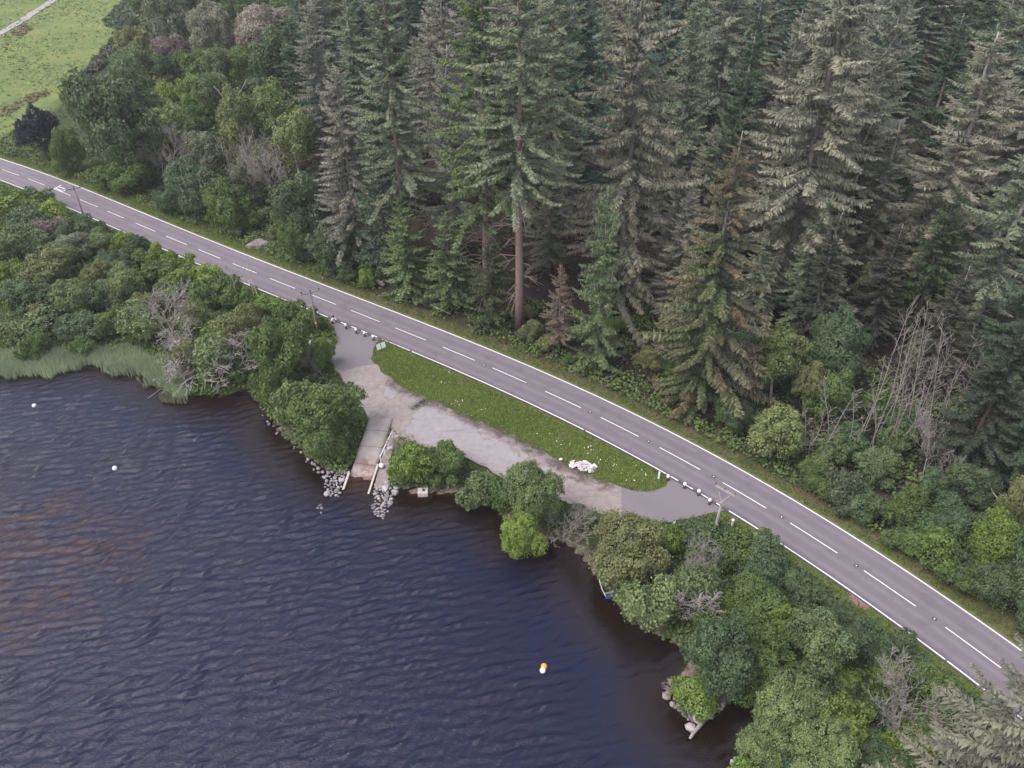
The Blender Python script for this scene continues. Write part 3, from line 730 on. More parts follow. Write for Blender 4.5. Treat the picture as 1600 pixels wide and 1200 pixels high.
BARKS = dict(brown=(.10, .080, .068), grey=(.20, .185, .175), pale=(.30, .28, .26), birch=(.40, .38, .35), red=(.21, .155, .14), dead=(.24, .22, .205), straw=(.34, .29, .225))
def place_crown(px, py, rx, ry, low=.35):
    """pixel ellipse of a crown -> ground point, half width a, half height b, height of the crown's centre"""
    zc = 4.0
    for _ in range(8):
        p = at(px, py, zc); s, de = pxscale(p, zc); a = rx / s; v = ry / s
        b = math.sqrt(max(v * v - (a * math.sin(de)) ** 2, (.42 * a * math.cos(de)) ** 2)) / math.cos(de); b = min(b, a * 2.4)
        zc = .5 * zc + .5 * (b * (1 + low) - .25 * a * (low < .15))
    return p, a, b, max(zc, b * .7)
def leafy(name, cat, kind, px, py, rx, ry, colr, label, bark='brown', low=.3, group=None):
    p, a, b, zc = place_crown(px, py, rx, ry, low)
    o = thing(name, label, cat, p, 0, group)
    m, pa, pb = pick(kind, CROWNS[kind])
    dd, ss, aa = seg_dist([(p.x, p.y)], CL); need = (5.2 + a * .92 if ss[0] < 0 else 4.5 + a * .85) if low < .3 else 4.6
    if dd[0] < need:      # keep the verge clear of foliage
        q = cl_at(aa[0], ss[0] * need); p = Vector((q[0], q[1], H(*q))); o.location = p
    jit = 1 + rnd.uniform(-.06, .06)
    link('foliage' if cat == 'shrub' else 'crown', m, o, (0, 0, zc), rnd.random() * 6.28, (a / pa, a / pa, b / pb), tuple(c * jit for c in colr))
    link('stem' if cat == 'shrub' else 'trunk', pick('trunk', TRUNKS), o, (0, 0, -.15), rnd.random() * 6.28, (max(zc, a * .8), max(zc, a * .8), zc + .5 * b), BARKS[bark])
    return o
def bare(name, cat, protos, px, py, h, label, colr='dead', leanx=0.0, leany=0.0, wid=1.0, base=5.0, part='branches', group=None):
    p = at(px, py); o = thing(name, label, cat, p, 0, group)
    link(part, pick(part + name, protos), o, (0, 0, -.1), (leany, leanx, rnd.random() * 6.28), (h / base * wid, h / base * wid, h / base), BARKS[colr] if isinstance(colr, str) else colr)
    return o
def height_from(base, top_y):
    y = (top_y - 600) / FPX; dz = -(math.sin(PITCH) + y * math.cos(PITCH)); dy = math.cos(PITCH) - y * math.sin(PITCH)
    return CAM_H + dz / dy * base[1] - base[2]
def con(kind, bx, by, ty, r_px, colr, label, bark='grey', name='spruce_tree', cat='tree', group=None, i=None, mat=None):
    p = at(bx, by); hh = height_from(p, ty); s, _ = pxscale(p, hh * .5); rad = r_px / s * 1.42
    tw, bs, cr, Hp, Rp = pick(kind, CONS[kind]) if i is None else CONS[kind][i]
    o = thing(name, label, cat, p, rnd.random() * 6.28, group); sc3 = (rad / Rp, rad / Rp, hh / Hp)
    link('trunk', tw, o, None, None, sc3, BARKS[bark]); link('branches', bs, o, None, None, sc3, BARKS[bark])
    c = link('crown', cr, o, None, None, sc3, colr)
    if mat: c.material_slots[0].link = 'OBJECT'; c.material_slots[0].material = mat
    return o

# colours of living leaves
G = dict(dark=(.030, .052, .026), deep=(.054, .078, .040), mid=(.062, .094, .032), fresh=(.085, .128, .032), lime=(.110, .150, .036), olive=(.098, .110, .050),
         grey=(.095, .108, .072), pale=(.125, .130, .100), teal=(.056, .086, .046), purple=(.022, .024, .032), willow=(.098, .130, .056), birch=(.105, .124, .052), gold=(.135, .135, .040),
         beige=(.150, .138, .118), sage=(.078, .106, .050), rose=(.115, .098, .092))
N = dict(green=(.052, .076, .034), dark=(.030, .048, .030), blue=(.034, .060, .046), grey=(.088, .096, .076), greygreen=(.078, .096, .062), warm=(.100, .105, .080), mauve=(.092, .094, .080), fresh=(.062, .092, .038), brown=(.085, .068, .052), ochre=(.135, .118, .078))

G = {k: tuple(q * 1.8 for q in c) for k, c in G.items()}; N = {k: tuple(q * 2.25 for q in c) for k, c in N.items()}
# ---- the big single spruce beside the road, bough by bough
p = at(1085, 634); hh = height_from(p, 205); s, _ = pxscale(p, 6); RB = 133 / s
hero = thing('spruce_tree', 'big green spruce with brown branch tips sweeping over the verge, nearest to the road', 'tree', p)
link('trunk', CONS['spruce'][0][0], hero, None, None, (1.1, 1.1, hh / 30), BARKS['grey'])
gg = np.random.default_rng(77); BOUGH = []
for i in range(12):
    L = 8.0; st, V, F, v, tp = bough(gg, L, .02 + .05 * gg.normal(), .34 + .08 * gg.random(), .20, step=.085, ln=(.4, 1.05), hang=.85, wid=.26, start=.05)
    st2, V2, F2, v2, tp2 = bough(gg, L, .02, .34, .20, step=.12, ln=(.3, .6), hang=.25, side_w=.5, start=.3)
    V = np.vstack([V, V2]); F = np.vstack([F, F2 + len(V) - len(V2)])
    mb = MB(); mb.tube([tuple(q) for q in st], [.085 * (1 - .12 * q) for q in range(7)], 4, cap=False)
    k0 = len(V); V = np.vstack([V, np.array(mb.V)]); F = np.vstack([F, np.array(mb.F) + k0])
    vv = np.concatenate([v, v2, np.full(len(mb.V), .2)]); tt = np.concatenate([tp, tp2, np.zeros(len(mb.V))])
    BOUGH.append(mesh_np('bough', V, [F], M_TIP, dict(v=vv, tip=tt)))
nb = 160
for i in range(nb):
    u_ = .05 + .935 * (i + rnd.random()) / nb; x = 1 - u_
    L = RB * (x ** .78) * (.78 + .34 * rnd.random()) + .3; az = i * 2.39996 + rnd.gauss(0, .3)
    tq = (p.x + L * math.cos(az), p.y + L * math.sin(az))
    if u_ < .4 and seg_dist([tq], CL)[0][0] < 4.7: L *= .66
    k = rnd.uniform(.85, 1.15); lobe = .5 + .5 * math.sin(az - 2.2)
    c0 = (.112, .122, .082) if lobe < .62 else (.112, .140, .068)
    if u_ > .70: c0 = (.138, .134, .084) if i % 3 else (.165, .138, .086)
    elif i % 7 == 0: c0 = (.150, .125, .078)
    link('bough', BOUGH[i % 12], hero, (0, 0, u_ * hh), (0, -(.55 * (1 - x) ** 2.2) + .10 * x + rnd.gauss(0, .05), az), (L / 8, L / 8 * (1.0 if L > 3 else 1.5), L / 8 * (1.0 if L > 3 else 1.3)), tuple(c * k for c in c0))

# ---- tall conifers of the front rows:  kind, base px, tip y, half width px, colour, bark, label
for row in [
 ('drape', 965, 478, -75, 92, N['warm'], 'grey', 'very tall grey green drooping spruce with rusty branch ends, left of the big roadside spruce', 0),
 ('young', 930, 574, 290, 48, N['green'], 'grey', 'medium spruce with bright fresh shoots at the left foot of the big roadside spruce', 0),
 ('tallfir', 811, 517, -40, 84, N['greygreen'], 'red', 'very tall fir with a long bare pinkish trunk standing behind the middle of the lay-by', 0),
 ('tallfir', 762, 484, -60, 80, N['green'], 'red', 'bright green shaggy fir just left of the long bare pink trunk', 1),
 ('tallfir', 638, 445, -50, 66, N['greygreen'], 'red', 'tall ragged fir with its trunk exposed in mid height, right of the grey weeping spruce', 1),
 ('drape', 562, 412, 102, 60, N['mauve'], 'grey', 'grey weeping spruce with hanging dead looking branches, nearest the road on its left', 1),
 ('drape', 522, 300, 2, 46, N['mauve'], 'grey', 'brownish grey spruce with sparse tiers rising behind the grey weeping spruce', 0),
 ('young', 607, 436, 180, 46, N['dark'], 'brown', 'narrow dark green spruce squeezed between the grey weeping spruce and the ragged fir', 1),
 ('thin', 712, 400, 70, 54, N['grey'], 'pale', 'thin grey conifer with a pale stem between two tall green firs', 0),
 ('drape', 1215, 480, -80, 108, N['warm'], 'grey', 'huge bushy grey spruce standing right behind the big roadside spruce', 1),
 ('thin', 1296, 425, -60, 66, N['grey'], 'pale', 'grey conifer with a long slanting pale stem right of the huge bushy grey spruce', 1),
 ('thin', 1425, 455, 50, 92, N['warm'], 'pale', 'wide grey conifer with yellowish top and ladder-like bare branches at upper right', 2),
 ('thin', 1296, 440, 185, 54, (.085, .100, .055), 'pale', 'slim grey conifer with a pale green leading shoot right of the huge bushy grey spruce', 0),
 ('thin', 1338, 440, 188, 50, N['grey'], 'pale', 'slim bare-stemmed grey conifer just right of the one with the pale green shoot', 1),
 ('thin', 1520, 510, 185, 76, N['greygreen'], 'pale', 'tall grey conifer with a slanting stem leaving at the right edge of the picture', 2),
 ('thin', 1490, 470, 312, 40, N['grey'], 'pale', 'small thin grey conifer with bare pole-like stem near the right edge', 0),
 ('young', 1428, 500, 296, 54, (.060, .095, .042), 'brown', 'bright green young spruce glowing among grey conifers on the right', 1),
 ('spruce', 1118, 420, -10, 52, N['dark'], 'pale', 'dark green conifer with pale bare lower stems in the gap behind the big roadside spruce', 0),
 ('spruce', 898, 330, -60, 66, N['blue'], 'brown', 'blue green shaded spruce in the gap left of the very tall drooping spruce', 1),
 ('spruce', 1178, 400, 15, 54, N['grey'], 'grey', 'grey spruce with upcurved arms tucked left of the huge bushy grey spruce', 0),
 ('young', 872, 545, 415, 30, N['brown'], 'red', 'small rusty brown dead spruce at the foot of the long bare pink trunk', 0),
 ('young', 482, 150, -10, 24, N['blue'], 'grey', 'small bluish spruce spire behind the pale beige tree', 1),
 ('young', 640, 462, 300, 44, N['fresh'], 'brown', 'light green low spruce leaning its boughs out above the fallen logs', 0),
 ('young', 705, 482, 330, 44, N['green'], 'brown', 'mid green low spruce between the fallen logs and the shaggy fir', 1),
 ('young', 768, 508, 368, 42, (.062, .082, .036), 'brown', 'drooping olive green low spruce at the foot of the shaggy fir', 0),
 ('spruce', 1560, 600, 330, 66, N['dark'], 'brown', 'dark soft green conifer low at the right edge above the broad-leaved thicket', 1),
 ('spruce', 1500, 740, 500, 66, (.042, .058, .040), 'brown', 'dark grey green feathery conifer right of the dead stems', 0),
 ('spruce', 1576, 760, 540, 62, N['dark'], 'brown', 'dark feathery conifer at the right edge beside the feathery grey green one', 1),
 ('spruce', 1440, 610, 415, 48, (.060, .066, .050), 'grey', 'dull grey green conifer behind the dead stems', 0),
 ('tallfir', 705, 330, -70, 60, N['mauve'], 'grey', 'grey faded fir filling the gap behind the thin grey conifer', 1),
 ('tallfir', 855, 400, -55, 62, N['greygreen'], 'red', 'tall grey green fir just right of the long bare pink trunk', 0),
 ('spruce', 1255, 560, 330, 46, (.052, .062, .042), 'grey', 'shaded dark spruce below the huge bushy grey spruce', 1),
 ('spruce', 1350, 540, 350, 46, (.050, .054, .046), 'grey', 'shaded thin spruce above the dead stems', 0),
 ('spruce', 1468, 345, -30, 70, N['greygreen'], 'grey', 'grey green spruce behind the ladder-branched grey conifer, on its left', 2),
 ('drape', 1545, 385, -40, 74, N['grey'], 'grey', 'broad grey spruce behind the ladder-branched grey conifer, on its right', 2),
 ('spruce', 1400, 372, 20, 58, N['dark'], 'grey', 'dark spruce between the long slanting pale stem and the ladder-branched conifer', 0),
 ('drape', 1100, 300, -80, 66, N['grey'], 'grey', 'grey spruce in the second row above the tip of the big roadside spruce', 1),
 ('spruce', 1045, 360, -20, 52, N['greygreen'], 'grey', 'grey green spruce right beside the very tall drooping spruce', 1),
]:
    con(row[0], row[1], row[2], row[3], row[4], row[5], row[7], row[6], i=row[8] if row[8] < len(CONS[row[0]]) else 0, mat=M_TIP if 'rusty' in row[7] or 'yellowish' in row[7] else None)
# blurred tall conifer rising close below the drone at the lower right corner
p = Vector((33.5, 26.0, 0)); p.z = H(p.x, p.y)
o = thing('spruce_tree', 'tall grey spruce top rising close below at the lower right corner', 'tree', p)
for nm, me_, cc in zip(('trunk', 'branches', 'crown'), CONS['drape'][0][:3], (BARKS['grey'], BARKS['grey'], N['warm'])): link(nm, me_, o, None, None, (1.55, 1.55, 27 / 32), tuple(q * .72 for q in cc))

# far rows, each told by its colour and its place behind a tree of the front
LAND = []
for o in col.objects:
    if o.name.startswith('spruce_tree') and o.parent is None: LAND.append(o)
SHORT = {'big green spruce with': 'big roadside spruce', 'very tall grey green drooping': 'very tall drooping spruce', 'very tall fir with a': 'bare pink trunk', 'bright green shaggy': 'shaggy green fir', 'tall ragged': 'ragged fir', 'grey weeping': 'grey weeping spruce',
         'thin grey conifer with a pale': 'thin grey conifer with the pale stem', 'huge bushy': 'huge bushy grey spruce', 'long slanting': 'long slanting pale stem', 'ladder-like': 'ladder-branched grey conifer', 'bright green young': 'bright green young spruce', 'slanting stem leaving': 'slanting stem at the right edge'}
MARKS = []
for o in LAND:
    for kk, s_ in SHORT.items():
        if kk in o['label']: MARKS.append((o.location.x / o.location.y, s_))
ORD = ['first', 'second', 'third', 'fourth', 'fifth', 'sixth', 'seventh', 'eighth', 'ninth', 'tenth'] + [str(q) + 'th' for q in range(11, 90)]
k = 0
fr = random.Random(21)
spots = [(o.location.x, o.location.y) for o in col.objects if o.parent is None and o.get('category') == 'tree']
def far_ok(x, y, dmin):
    if inside([(x, y)], FIELD)[0]: return False
    d, sd_, _ = seg_dist([(x, y)], CL)
    if sd_[0] < 0 or d[0] < 24: return False
    return all((x - a) ** 2 + (y - b) ** 2 > dmin * dmin for a, b in spots)
FAR = []
for _ in range(9000):
    y = fr.uniform(92, 330); x = fr.uniform(-.30, .78) * y
    if not far_ok(x, y, 4.4 + y * .008): continue
    px = 800 + FPX * x / (y * math.cos(PITCH) + 50 * math.sin(PITCH))
    if px > 1900 or px < 430: continue
    if (CAM_H - H(x, y)) / y < .165: continue
    spots.append((x, y)); FAR.append((x, y))
    if len(FAR) >= 262: break
count = {}
for x, y in sorted(FAR, key=lambda q: q[1]):
    h = fr.uniform(21, 31) if y > 150 else fr.uniform(13, 21); kind = fr.choice(['drape', 'thin', 'spruce', 'thin', 'spruce'])
    tw, bs, cr, Hp, Rp = fr.choice(CONS[kind]); z = H(x, y); f = fr.uniform(1.0, 1.35)
    cn = fr.choice(['grey', 'grey', 'greygreen', 'warm', 'mauve', 'dark', 'blue', 'greygreen'])
    cw = dict(grey='grey', greygreen='grey green', warm='warm grey', mauve='brownish grey', dark='dark green', blue='blue green')[cn]
    mk = min(MARKS, key=lambda q: abs(q[0] - x / y))[1]; count[mk] = count.get(mk, 0) + 1
    o = thing('spruce_tree', f'{cw} forest conifer, {ORD[count[mk] - 1]} one back behind the {mk}', 'tree', (x, y, z), fr.random() * 6.28, 'conifers of the far rows')
    sc3 = (f * h / Hp * 1.1, f * h / Hp * 1.1, h / Hp)
    link('trunk', tw, o, None, None, sc3, BARKS['grey']); link('crown', cr, o, None, None, sc3, N[cn])

# ---- broad-leaved trees, upper left:  kind, centre px, half sizes px, colour, low, bark, label
for kind, x, y, rx, ry, c, low, bark, lab in [
 ('round', 53, 215, 30, 42, 'purple', .12, 'brown', 'small dark purple-leaved tree by the road at the far left'),
 ('oak', 152, 208, 74, 92, 'deep', .08, 'brown', 'largest dark green oak-like tree beside the road on the left'),
 ('round', 90, 246, 26, 34, 'mid', .05, 'brown', 'light green low tree leaning against the left side of the largest oak'),
 ('tall', 240, 175, 30, 34, 'birch', .9, 'birch', 'yellow green birch with rounded top right of the largest oak'),
 ('tall', 272, 205, 32, 42, 'willow', .7, 'birch', 'dull yellow green birch in front of the rounded birch'),
 ('wispy', 236, 238, 32, 32, 'grey', .5, 'dead', 'thin grey half-dead tree at the right foot of the largest oak'),
 ('tall', 372, 195, 32, 62, 'birch', .6, 'birch', 'tall olive yellow birch with long white trunk'),
 ('tall', 422, 175, 38, 52, 'willow', .9, 'birch', 'pale green birch just right of the tall olive yellow birch'),
 ('tall', 462, 222, 34, 58, 'birch', .7, 'birch', 'yellow green birch beside the grey weeping spruce'),
 ('round', 325, 245, 34, 36, 'grey', .5, 'grey', 'grey leaved small tree left of the tall olive yellow birch'),
 ('round', 338, 152, 34, 38, 'sage', .5, 'brown', 'sage green tree behind the tall olive yellow birch'),
 ('round', 214, 108, 33, 36, 'sage', .2, 'brown', 'rounded sage green tree above the largest oak'),
 ('round', 208, 40, 11, 12, 'deep', .1, 'brown', 'small dark lone bush at the edge of the far field'),
 ('bush', 215, 68, 26, 24, 'olive', .1, 'brown', 'olive shrub at the upper edge of the field above the rounded sage tree'),
 ('round', 262, 42, 34, 44, 'grey', .4, 'brown', 'grey green tree at the top edge between field and pale willow'),
 ('willow', 333, 52, 38, 46, 'pale', .4, 'grey', 'pale grey green willow near the top left'),
 ('willow', 412, 50, 48, 42, 'beige', .4, 'grey', 'large pale beige leafed tree at the top'),
 ('round', 272, 92, 30, 32, 'rose', .3, 'grey', 'dusky pinkish grey twiggy tree below the pale willow'),
 ('round', 262, 112, 22, 26, 'teal', .2, 'brown', 'small blue green tree left under the dusky twiggy tree'),
 ('round', 308, 112, 34, 32, 'mid', .2, 'brown', 'green tree below the pale willow'),
 ('bush', 246, 135, 28, 22, 'olive', .1, 'brown', 'olive rounded shrub between the largest oak and the green trees'),
 ('bush', 262, 150, 20, 18, 'lime', .1, 'brown', 'bright lime shrub right of the olive rounded shrub'),
 ('bush', 298, 150, 24, 26, 'fresh', .2, 'brown', 'fresh green shrub left of the sage green tree'),
 ('round', 365, 25, 24, 26, 'mid', .3, 'brown', 'green tree between the pale willow and the large beige tree'),
 ('round', 450, 108, 52, 52, 'deep', .3, 'brown', 'broad dark green tree below the large beige tree'),
 ('round', 392, 108, 32, 34, 'mid', .3, 'brown', 'mid green tree left of the broad dark green tree'),
 ('round', 345, 110, 30, 34, 'sage', .3, 'brown', 'grey green tree between the pale willow and the mid green one'),
 ('round', 310, 8, 26, 24, 'teal', .3, 'brown', 'blue green tree at the top edge left of the beige tree'),
 ('round', 408, 4, 30, 22, 'sage', .3, 'brown', 'sage tree crown cut by the top edge above the beige tree'),
 ('round', 452, 8, 34, 26, 'mid', .3, 'brown', 'green tree crown cut by the top edge right of the beige tree'),
 ('round', 545, 50, 34, 40, 'olive', .4, 'brown', 'olive green broad-leaved tree among the conifers at the top'),
 ('round', 300, 305, 46, 44, 'teal', .05, 'brown', 'rounded blue green tree on the roadside under the birches'),
 ('round', 262, 318, 26, 26, 'teal', .02, 'brown', 'small blue green shrub tree left of the rounded one by the road'),
 ('round', 352, 325, 40, 42, 'mid', .03, 'brown', 'bushy green tree on the roadside right of the rounded blue green tree'),
 ('round', 468, 345, 46, 62, 'deep', .05, 'brown', 'dark green broad tree on the roadside below the grey weeping spruce'),
 ('round', 505, 405, 40, 40, 'deep', .03, 'brown', 'low dark green tree on the verge under the grey weeping spruce'),
 ('round', 448, 385, 28, 36, 'mid', .03, 'brown', 'mid green shrub tree by the road right of the grey boulder bank'),
 ('round', 200, 282, 38, 30, 'mid', .03, 'brown', 'low green tree at the right foot of the largest oak beside the grey post'),
 ('bush', 140, 290, 30, 20, 'mid', .02, 'brown', 'green shrub under the largest oak at the road edge'),
 ('round', 300, 205, 26, 28, 'mid', .3, 'brown', 'green tree in the dip between the birches'),
 ('round', 395, 282, 30, 34, 'grey', .2, 'grey', 'dull grey shrub tree beneath the birch trunks'),
 # forest edge right of the big spruce
 ('tall', 1220, 562, 44, 52, 'birch', .5, 'birch', 'yellow green birch just right of the big roadside spruce'),
 ('tall', 1212, 680, 44, 52, 'birch', .05, 'birch', 'low golden green birch on the verge right of the big roadside spruce'),
 ('tall', 1270, 600, 26, 42, 'olive', .4, 'birch', 'olive birch between the yellow green birch and the large pale broad-leaved tree'),
 ('oak', 1305, 552, 50, 62, 'teal', .4, 'grey', 'large blue green broad-leaved tree left of the dead stems'),
 ('round', 1300, 625, 36, 44, 'mid', .3, 'brown', 'green tree under the large blue green broad-leaved tree'),
 ('tall', 1370, 440, 30, 38, 'olive', .8, 'brown', 'lone olive birch among grey conifers above the dead stems'),
 ('tall', 1482, 510, 26, 34, 'olive', .6, 'brown', 'small olive birch right of the dead stem tops'),
 ('round', 1440, 555, 26, 30, 'sage', .6, 'brown', 'sage green small tree among the dead stems'),
 ('round', 1478, 822, 42, 44, 'teal', .1, 'brown', 'big rounded blue green tree above the road on the right'),
 ('round', 1278, 752, 32, 30, 'mid', .02, 'brown', 'yellowish green bush tree at the forest edge right of the golden birch'),
 ('round', 1345, 790, 42, 34, 'deep', .02, 'brown', 'dark green bush tree at the forest edge below the dead stems'),
 ('round', 1370, 730, 34, 30, 'sage', .1, 'brown', 'dull grey green bush under the dead stems'),
 ('round', 1412, 800, 34, 38, 'mid', .02, 'brown', 'mid green bush tree left of the big rounded blue green tree'),
 ('round', 1408, 855, 38, 32, 'mid', .02, 'brown', 'low green bush tree on the verge below the big rounded blue green tree'),
 ('round', 1478, 900, 44, 36, 'teal', .02, 'brown', 'blue green bush tree on the verge at the right'),
 ('round', 1552, 848, 42, 48, 'fresh', .15, 'brown', 'yellowish green tree right of the big rounded blue green tree'),
 ('round', 1590, 790, 30, 46, 'olive', .5, 'birch', 'olive tree with pale trunk at the right edge'),
 ('round', 1560, 925, 46, 44, 'deep', .02, 'brown', 'dark green bush tree at the verge near the right edge'),
 ('round', 1600, 985, 30, 30, 'teal', .02, 'brown', 'blue green bush cut by the right edge just above the road'),
 ('round', 1300, 705, 30, 30, 'sage', .05, 'brown', 'grey green low tree between the golden birch and the dead stems'),
 ('round', 1605, 870, 34, 50, 'teal', .2, 'brown', 'tall blue green tree cut by the right edge'),
 ('round', 1512, 760, 38, 38, 'deep', .3, 'brown', 'dark green tree behind the big rounded blue green tree'),
 ('round', 1155, 655, 30, 28, 'deep', .05, 'brown', 'dark green shrub tree in the shade at the right foot of the big roadside spruce'),
 # lake side of the road
 ('round', 442, 555, 50, 58, 'mid', .08, 'brown', 'round green tree beside the wooden pole at the lay-by entrance'),
 ('round', 512, 645, 54, 50, 'mid', .15, 'brown', 'broad green tree left of the slipway'),
 ('round', 512, 692, 42, 40, 'mid', .02, 'brown', 'bushy green tree at the water beside the slipway'),
 ('bush', 455, 632, 30, 34, 'willow', .05, 'grey', 'pale willow bush at the water left of the broad green tree'),
 ('bush', 422, 612, 24, 34, 'mid', .05, 'brown', 'green bush at the water under the round green tree'),
 ('round', 700, 727, 34, 34, 'mid', .05, 'brown', 'dense deep green bush tree right of the slipway'),
 ('bush', 648, 730, 32, 34, 'fresh', .02, 'brown', 'bright green bush right of the slipway'),
 ('bush', 752, 768, 34, 32, 'sage', .02, 'brown', 'grey green bush overhanging the water right of the deep green bush tree'),
 ('bush', 790, 780, 24, 30, 'mid', .02, 'brown', 'green bush under the left side of the feathery willow'),
 ('willow', 836, 772, 50, 56, 'willow', .15, 'grey', 'feathery olive willow between the lay-by and the water'),
 ('willow', 816, 840, 38, 44, 'lime', .08, 'brown', 'bright yellow green bush leaning over the water'),
 ('bush', 912, 808, 26, 20, 'deep', .02, 'brown', 'small dark green bush on the lay-by edge right of the feathery willow'),
 ('willow', 985, 858, 70, 62, 'olive', .12, 'grey', 'large olive willow at the water below the lay-by exit'),
 ('wispy', 1012, 945, 56, 54, 'willow', .1, 'grey', 'grey olive willow over the moored boat'),
 ('bush', 1050, 848, 20, 26, 'fresh', .02, 'brown', 'bright green bush below the leaning white sign'),
 ('bush', 1098, 838, 34, 28, 'deep', .02, 'brown', 'dark green bush left of the pole with the braced crossarm'),
 ('bush', 1152, 858, 34, 32, 'mid', .02, 'brown', 'mid green bush right of the pole with the braced crossarm'),
 ('round', 1190, 882, 40, 38, 'teal', .02, 'brown', 'dark blue green bush right of the pole, second from it'),
 ('wispy', 1092, 915, 44, 44, 'sage', .1, 'dead', 'half-dead grey green tree behind the large olive willow'),
 ('round', 1180, 945, 48, 44, 'mid', .08, 'brown', 'olive green rounded tree right of the half-dead tree'),
 ('oak', 1126, 1035, 58, 68, 'teal', .08, 'brown', 'big blue green tree on the point of the shore'),
 ('round', 1192, 1015, 46, 44, 'mid', .2, 'brown', 'leafy yellowish green tree right of the big tree on the point'),
 ('round', 1285, 1010, 54, 54, 'sage', .3, 'brown', 'light green tall tree in the middle of the lower right thicket'),
 ('round', 1312, 968, 28, 28, 'deep', .02, 'brown', 'dark green bush beside the red pull-in'),
 ('round', 1255, 925, 36, 32, 'deep', .02, 'brown', 'dark bush by the verge left of the red pull-in'),
 ('willow', 1228, 1100, 56, 54, 'willow', .15, 'grey', 'billowing light green willow beside the inlet, upper dome'),
 ('willow', 1288, 1172, 60, 58, 'willow', .10, 'grey', 'billowing light green willow at the bottom edge, lower dome'),
 ('willow', 1198, 1165, 44, 46, 'willow', .02, 'grey', 'light green willow low over the inlet water at the bottom edge'),
 ('bush', 1085, 1090, 34, 32, 'fresh', .02, 'brown', 'bright green bush on the rocky point of the shore'),
 ('round', 1345, 1005, 38, 38, 'teal', .05, 'brown', 'dark blue green bush right of the light green tall tree'),
 ('round', 1398, 1015, 36, 34, 'deep', .02, 'brown', 'dark bush near the verge below the red pull-in'),
 ('bush', 1386, 1055, 28, 26, 'fresh', .05, 'brown', 'bright green bush above the big bare tree'),
 ('round', 1452, 1075, 42, 40, 'mid', .02, 'brown', 'mid green bush right of the big bare tree'),
 ('round', 1500, 1112, 38, 36, 'deep', .02, 'brown', 'deep green bush left of the grey spruce top'),
 ('round', 1450, 1140, 44, 40, 'sage', .02, 'brown', 'sage bush below the bare tree, left of the grey spruce top'),
 ('round', 1360, 1185, 50, 40, 'deep', .02, 'brown', 'shaded dark bush at the bottom edge under the big bare tree'),
 ('bush', 1440, 1025, 28, 24, 'teal', .02, 'brown', 'small blue green bush on the verge right of the bright green bush'),
 ('round', 1225, 975, 36, 36, 'fresh', .05, 'brown', 'fresh green tree left of the light green tall tree'),
]:
    shrub = kind == 'bush' or 'bush' in lab or 'shrub' in lab
    leafy('leafy_shrub' if shrub else 'leafy_tree', 'shrub' if shrub else 'tree', kind, x, y, rx, ry, G[c], lab, bark, low)

